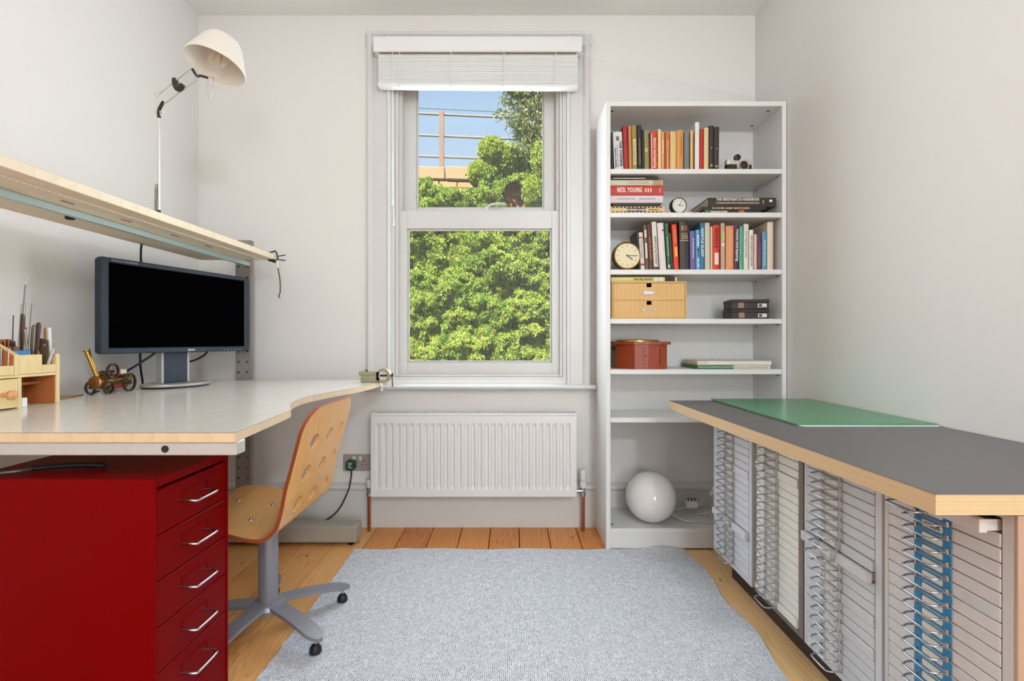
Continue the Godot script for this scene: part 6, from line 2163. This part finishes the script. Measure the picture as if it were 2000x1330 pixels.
# ---------------------------------------------------------------- radiator, socket, rug
func build_radiator() -> void:
	var r := thing("radiator", "white panel radiator with a ribbed front on the wall under the window", "radiator", Vector3(-0.1885, 0.182, -2.36))
	var wm := mat("radiator_white", c8(233, 231, 228), 0.35)
	var hw := 0.5025
	var H := 0.397
	var st := S()
	# ribbed sheet
	var xs := []
	var nf := 29
	var m := 0.018
	var pw := (hw * 2 - m * 2) / nf
	xs.append([-hw, 0.0])
	for k in nf:
		var x := -hw + m + k * pw
		for e in [[0.08, 0.0], [0.24, 1.0], [0.56, 1.0], [0.72, 0.0]]:
			xs.append([x + e[0] * pw, e[1]])
	xs.append([hw, 0.0])
	var ys := [[0.0, 0.0], [0.034, 0.0], [0.05, 1.0], [H - 0.052, 1.0], [H - 0.036, 0.0], [H, 0.0]]
	st.set_smooth_group(-1)
	for i in xs.size() - 1:
		for j in ys.size() - 1:
			var q := []
			for e in [[i, j], [i + 1, j], [i + 1, j + 1], [i, j + 1]]:
				q.append(Vector3(xs[e[0]][0], ys[e[1]][0], -0.009 * xs[e[0]][1] * ys[e[1]][1]))
			quad(st, q[0], q[1], q[2], q[3], Vector3(0, 0, 1))
	bx(st, Vector3(-hw, 0, -0.014), Vector3(hw, 0.002, -0.0001))
	bx(st, Vector3(-hw, H - 0.002, -0.014), Vector3(hw, H, -0.0001))
	obj("front_panel", st, wm, r)
	st = S()
	bx(st, Vector3(-hw, 0.004, -0.07), Vector3(hw, H - 0.004, -0.062), 0.002)
	obj("back_panel", st, wm, r)
	for s in [-1.0, 1.0]:
		box("side_cover", Vector3(s * hw - 0.003, 0.002, -0.075), Vector3(s * hw + 0.003, H + 0.012, -0.0005), wm, r, 0.001)
	st = S()
	bx(st, Vector3(-hw + 0.003, H + 0.0005, -0.007), Vector3(hw - 0.003, H + 0.0125, -0.0005), 0.001)
	bx(st, Vector3(-hw + 0.003, H + 0.0005, -0.075), Vector3(hw - 0.003, H + 0.0125, -0.068), 0.001)
	for k in 76:
		var x := -hw + 0.012 + k * 0.013
		bx(st, Vector3(x, H + 0.0085, -0.068), Vector3(x + 0.0058, H + 0.0115, -0.007))
	var gr := obj("top_grille", st, wm, r)
	gr.set_meta("kind", "stuff")
	st = S()
	for k in 60:
		var x := -hw + 0.02 + k * 0.0163
		bx(st, Vector3(x, 0.03, -0.060), Vector3(x + 0.002, H - 0.02, -0.016))
	var fins := obj("convector_fins", st, cm(c8(196, 194, 190), 0.5), r)
	fins.set_meta("kind", "stuff")
	# valves and copper pipes
	var cop := mat("copper", c8(170, 96, 62), 0.35, 0.75)
	for e in [[-0.522, "left"], [0.543, "right"]]:
		var px: float = e[0]
		st = S()
		rod(st, Vector3(px, -0.1818, -0.034), Vector3(px, 0.0, -0.034), 0.0078, 0.0078, 16)
		obj("pipe", st, cop, r)
		st = S()
		lathe(st, [Vector2(0, -0.006), Vector2(0.0125, -0.006), Vector2(0.0125, 0.012), Vector2(0.0095, 0.014), Vector2(0.0095, 0.026), Vector2(0.0125, 0.028), Vector2(0.0125, 0.036), Vector2(0, 0.036)], 12, Transform3D(Basis(), Vector3(px, 0.0, -0.034)))
		rod(st, Vector3(px, 0.018, -0.034), Vector3(signf(px) * (hw + 0.0032), 0.018, -0.034), 0.009, 0.009, 12)
		obj("valve_body", st, M.chrome, r)
		st = S()
		if e[1] == "left":
			lathe(st, [Vector2(0, 0.036), Vector2(0.012, 0.036), Vector2(0.0145, 0.07), Vector2(0.012, 0.074), Vector2(0, 0.074)], 20, Transform3D(Basis(), Vector3(px, 0, -0.034)))
		else:
			lathe(st, [Vector2(0, 0.036), Vector2(0.0175, 0.036), Vector2(0.0175, 0.062), Vector2(0.014, 0.066), Vector2(0.0165, 0.072), Vector2(0.0165, 0.118), Vector2(0.013, 0.124), Vector2(0, 0.124)], 20, Transform3D(Basis(), Vector3(px, 0, -0.034)))
			bx(st, Vector3(px - 0.006, 0.048, -0.0175), Vector3(px + 0.006, 0.058, -0.0155))
		obj("valve_cap", st, M.trim, r)
	# double socket with a green plug
	var so := thing("wall_socket", "brushed grey double wall socket left of the radiator", "socket", Vector3(-0.789, 0.325, BACK))
	box("face_plate", Vector3(-0.073, -0.043, 0.0005), Vector3(0.073, 0.043, 0.006), mat("brushed", c8(176, 170, 164), 0.4, 0.3), so, 0.002)
	for sx in [-0.036, 0.036]:
		box("rocker", Vector3(sx * 0.45 - 0.006, 0.014, 0.006), Vector3(sx * 0.45 + 0.006, 0.032, 0.0105), cm(c8(232, 230, 226), 0.4), so, 0.001)
		for p in [[0.0, 0.008, 0.002, 0.0045], [-0.011, -0.012, 0.0035, 0.002], [0.011, -0.012, 0.0035, 0.002]]:
			box("pin_slot", Vector3(sx + p[0] - p[2], p[1] - p[3], 0.0055), Vector3(sx + p[0] + p[2], p[1] + p[3], 0.0064), M.black, so)
	var pg := thing("power_plug", "round green plug with white print in the wall socket", "plug", Vector3(-0.815, 0.318, BACK + 0.008))
	var st3 := S()
	ext(st3, rrect(0.046, 0.05, 0.014, 5), 0.0, 0.03)
	obj("plug_body", st3, cm(c8(24, 66, 48), 0.4), pg)
	for k in 4:
		box("print_line", Vector3(-0.013 + 0.003 * (k % 2), 0.011 - k * 0.008, 0.029), Vector3(0.012 - 0.004 * (k % 3), 0.0145 - k * 0.008, 0.0305), cm(c8(196, 216, 204), 0.5), pg)
	st3 = S()
	tube(st3, [Vector3(0.0, -0.022, 0.016), Vector3(0.002, -0.06, 0.02), Vector3(-0.01, -0.13, 0.035), Vector3(-0.055, -0.22, 0.06), Vector3(-0.14, -0.275, 0.08), Vector3(-0.26, -0.305, 0.09), Vector3(-0.42, -0.313, 0.09)], 0.0038, 8, 6)
	obj("cord", st3, M.black, pg)

func build_rug() -> void:
	var nx := 90
	var nz := 110
	var n := FastNoiseLite.new()
	n.seed = 21
	n.frequency = 1.0
	n.fractal_octaves = 2
	var pos := func(i: int, j: int) -> Vector3:
		var a := float(i) / nx
		var b := float(j) / nz
		var z := -2.178 + 1.42 * b
		z += (0.006 * sin(a * 21.0) + 0.004 * n.get_noise_1d(a * 9.0)) * (1.0 - b)
		var xl := -0.712 + 0.004 * sin(b * 5.0) + 0.004 * n.get_noise_1d(b * 30.0)
		var xr := 0.775 + 0.010 * sin(b * 17.0 + 0.6) * smoothstep(0.1, 0.3, b) + 0.022 * exp(-pow((b - 0.17) / 0.1, 2.0))
		var x := lerpf(xl, xr, a)
		var y := 0.0055 + 0.0016 * (n.get_noise_2d(x * 4.0, z * 9.0) + 0.35)
		# ripples along the right edge and a kicked-up far corner
		var edge := smoothstep(0.72, 1.0, a)
		y += edge * 0.010 * pow(0.5 + 0.5 * sin(b * 30.0 + 0.6 + 2.2 * (1.0 - a)), 2.0) * smoothstep(0.15, 0.4, b)
		y += 0.014 * exp(-pow((a - 0.93) / 0.05, 2.0) - pow(b / 0.035, 2.0))
		y += 0.004 * exp(-pow((a - 0.15) / 0.02, 2.0)) * exp(-b * 8.0)
		return Vector3(x, maxf(y, 0.0045), z)
	var st := S()
	st.set_smooth_group(1)
	var P := []
	for j in nz + 1:
		var row := []
		for i in nx + 1:
			row.append(pos.call(i, j))
		P.append(row)
	var uv := func(p: Vector3) -> Vector2: return Vector2(p.x / 0.56, p.z / 0.56)
	for j in nz:
		for i in nx:
			for t in [[0, 0, 1, 0, 1, 1], [0, 0, 1, 1, 0, 1]]:
				var q := []
				for e in 3:
					q.append(P[j + t[e * 2 + 1]][i + t[e * 2]])
				if (q[1] - q[0]).cross(q[2] - q[0]).y > 0.0:
					q = [q[0], q[2], q[1]]
				for p in q:
					st.set_uv(uv.call(p))
					st.add_vertex(p)
	st.set_smooth_group(2)
	var rim := []
	for i in nx:
		rim.append([P[0][i], P[0][i + 1], Vector3(0, 0, -1)])
		rim.append([P[nz][i], P[nz][i + 1], Vector3(0, 0, 1)])
	for j in nz:
		rim.append([P[j][0], P[j + 1][0], Vector3(-1, 0, 0)])
		rim.append([P[j][nx], P[j + 1][nx], Vector3(1, 0, 0)])
	for e in rim:
		var a: Vector3 = e[0]
		var b: Vector3 = e[1]
		var q := [a, b, Vector3(b.x, maxf(b.y - 0.005, 0.0004), b.z), Vector3(a.x, maxf(a.y - 0.005, 0.0004), a.z)]
		var ord := [0, 1, 2, 0, 2, 3]
		if (q[1] - q[0]).cross(q[2] - q[0]).dot(e[2]) > 0.0:
			ord = [0, 2, 1, 0, 3, 2]
		for i in ord:
			st.set_uv(uv.call(q[i]))
			st.add_vertex(q[i])
	tag(obj("woven_rug", st, M.rug, self), "flat woven rug flecked dark blue and white on the floorboards", "rug")
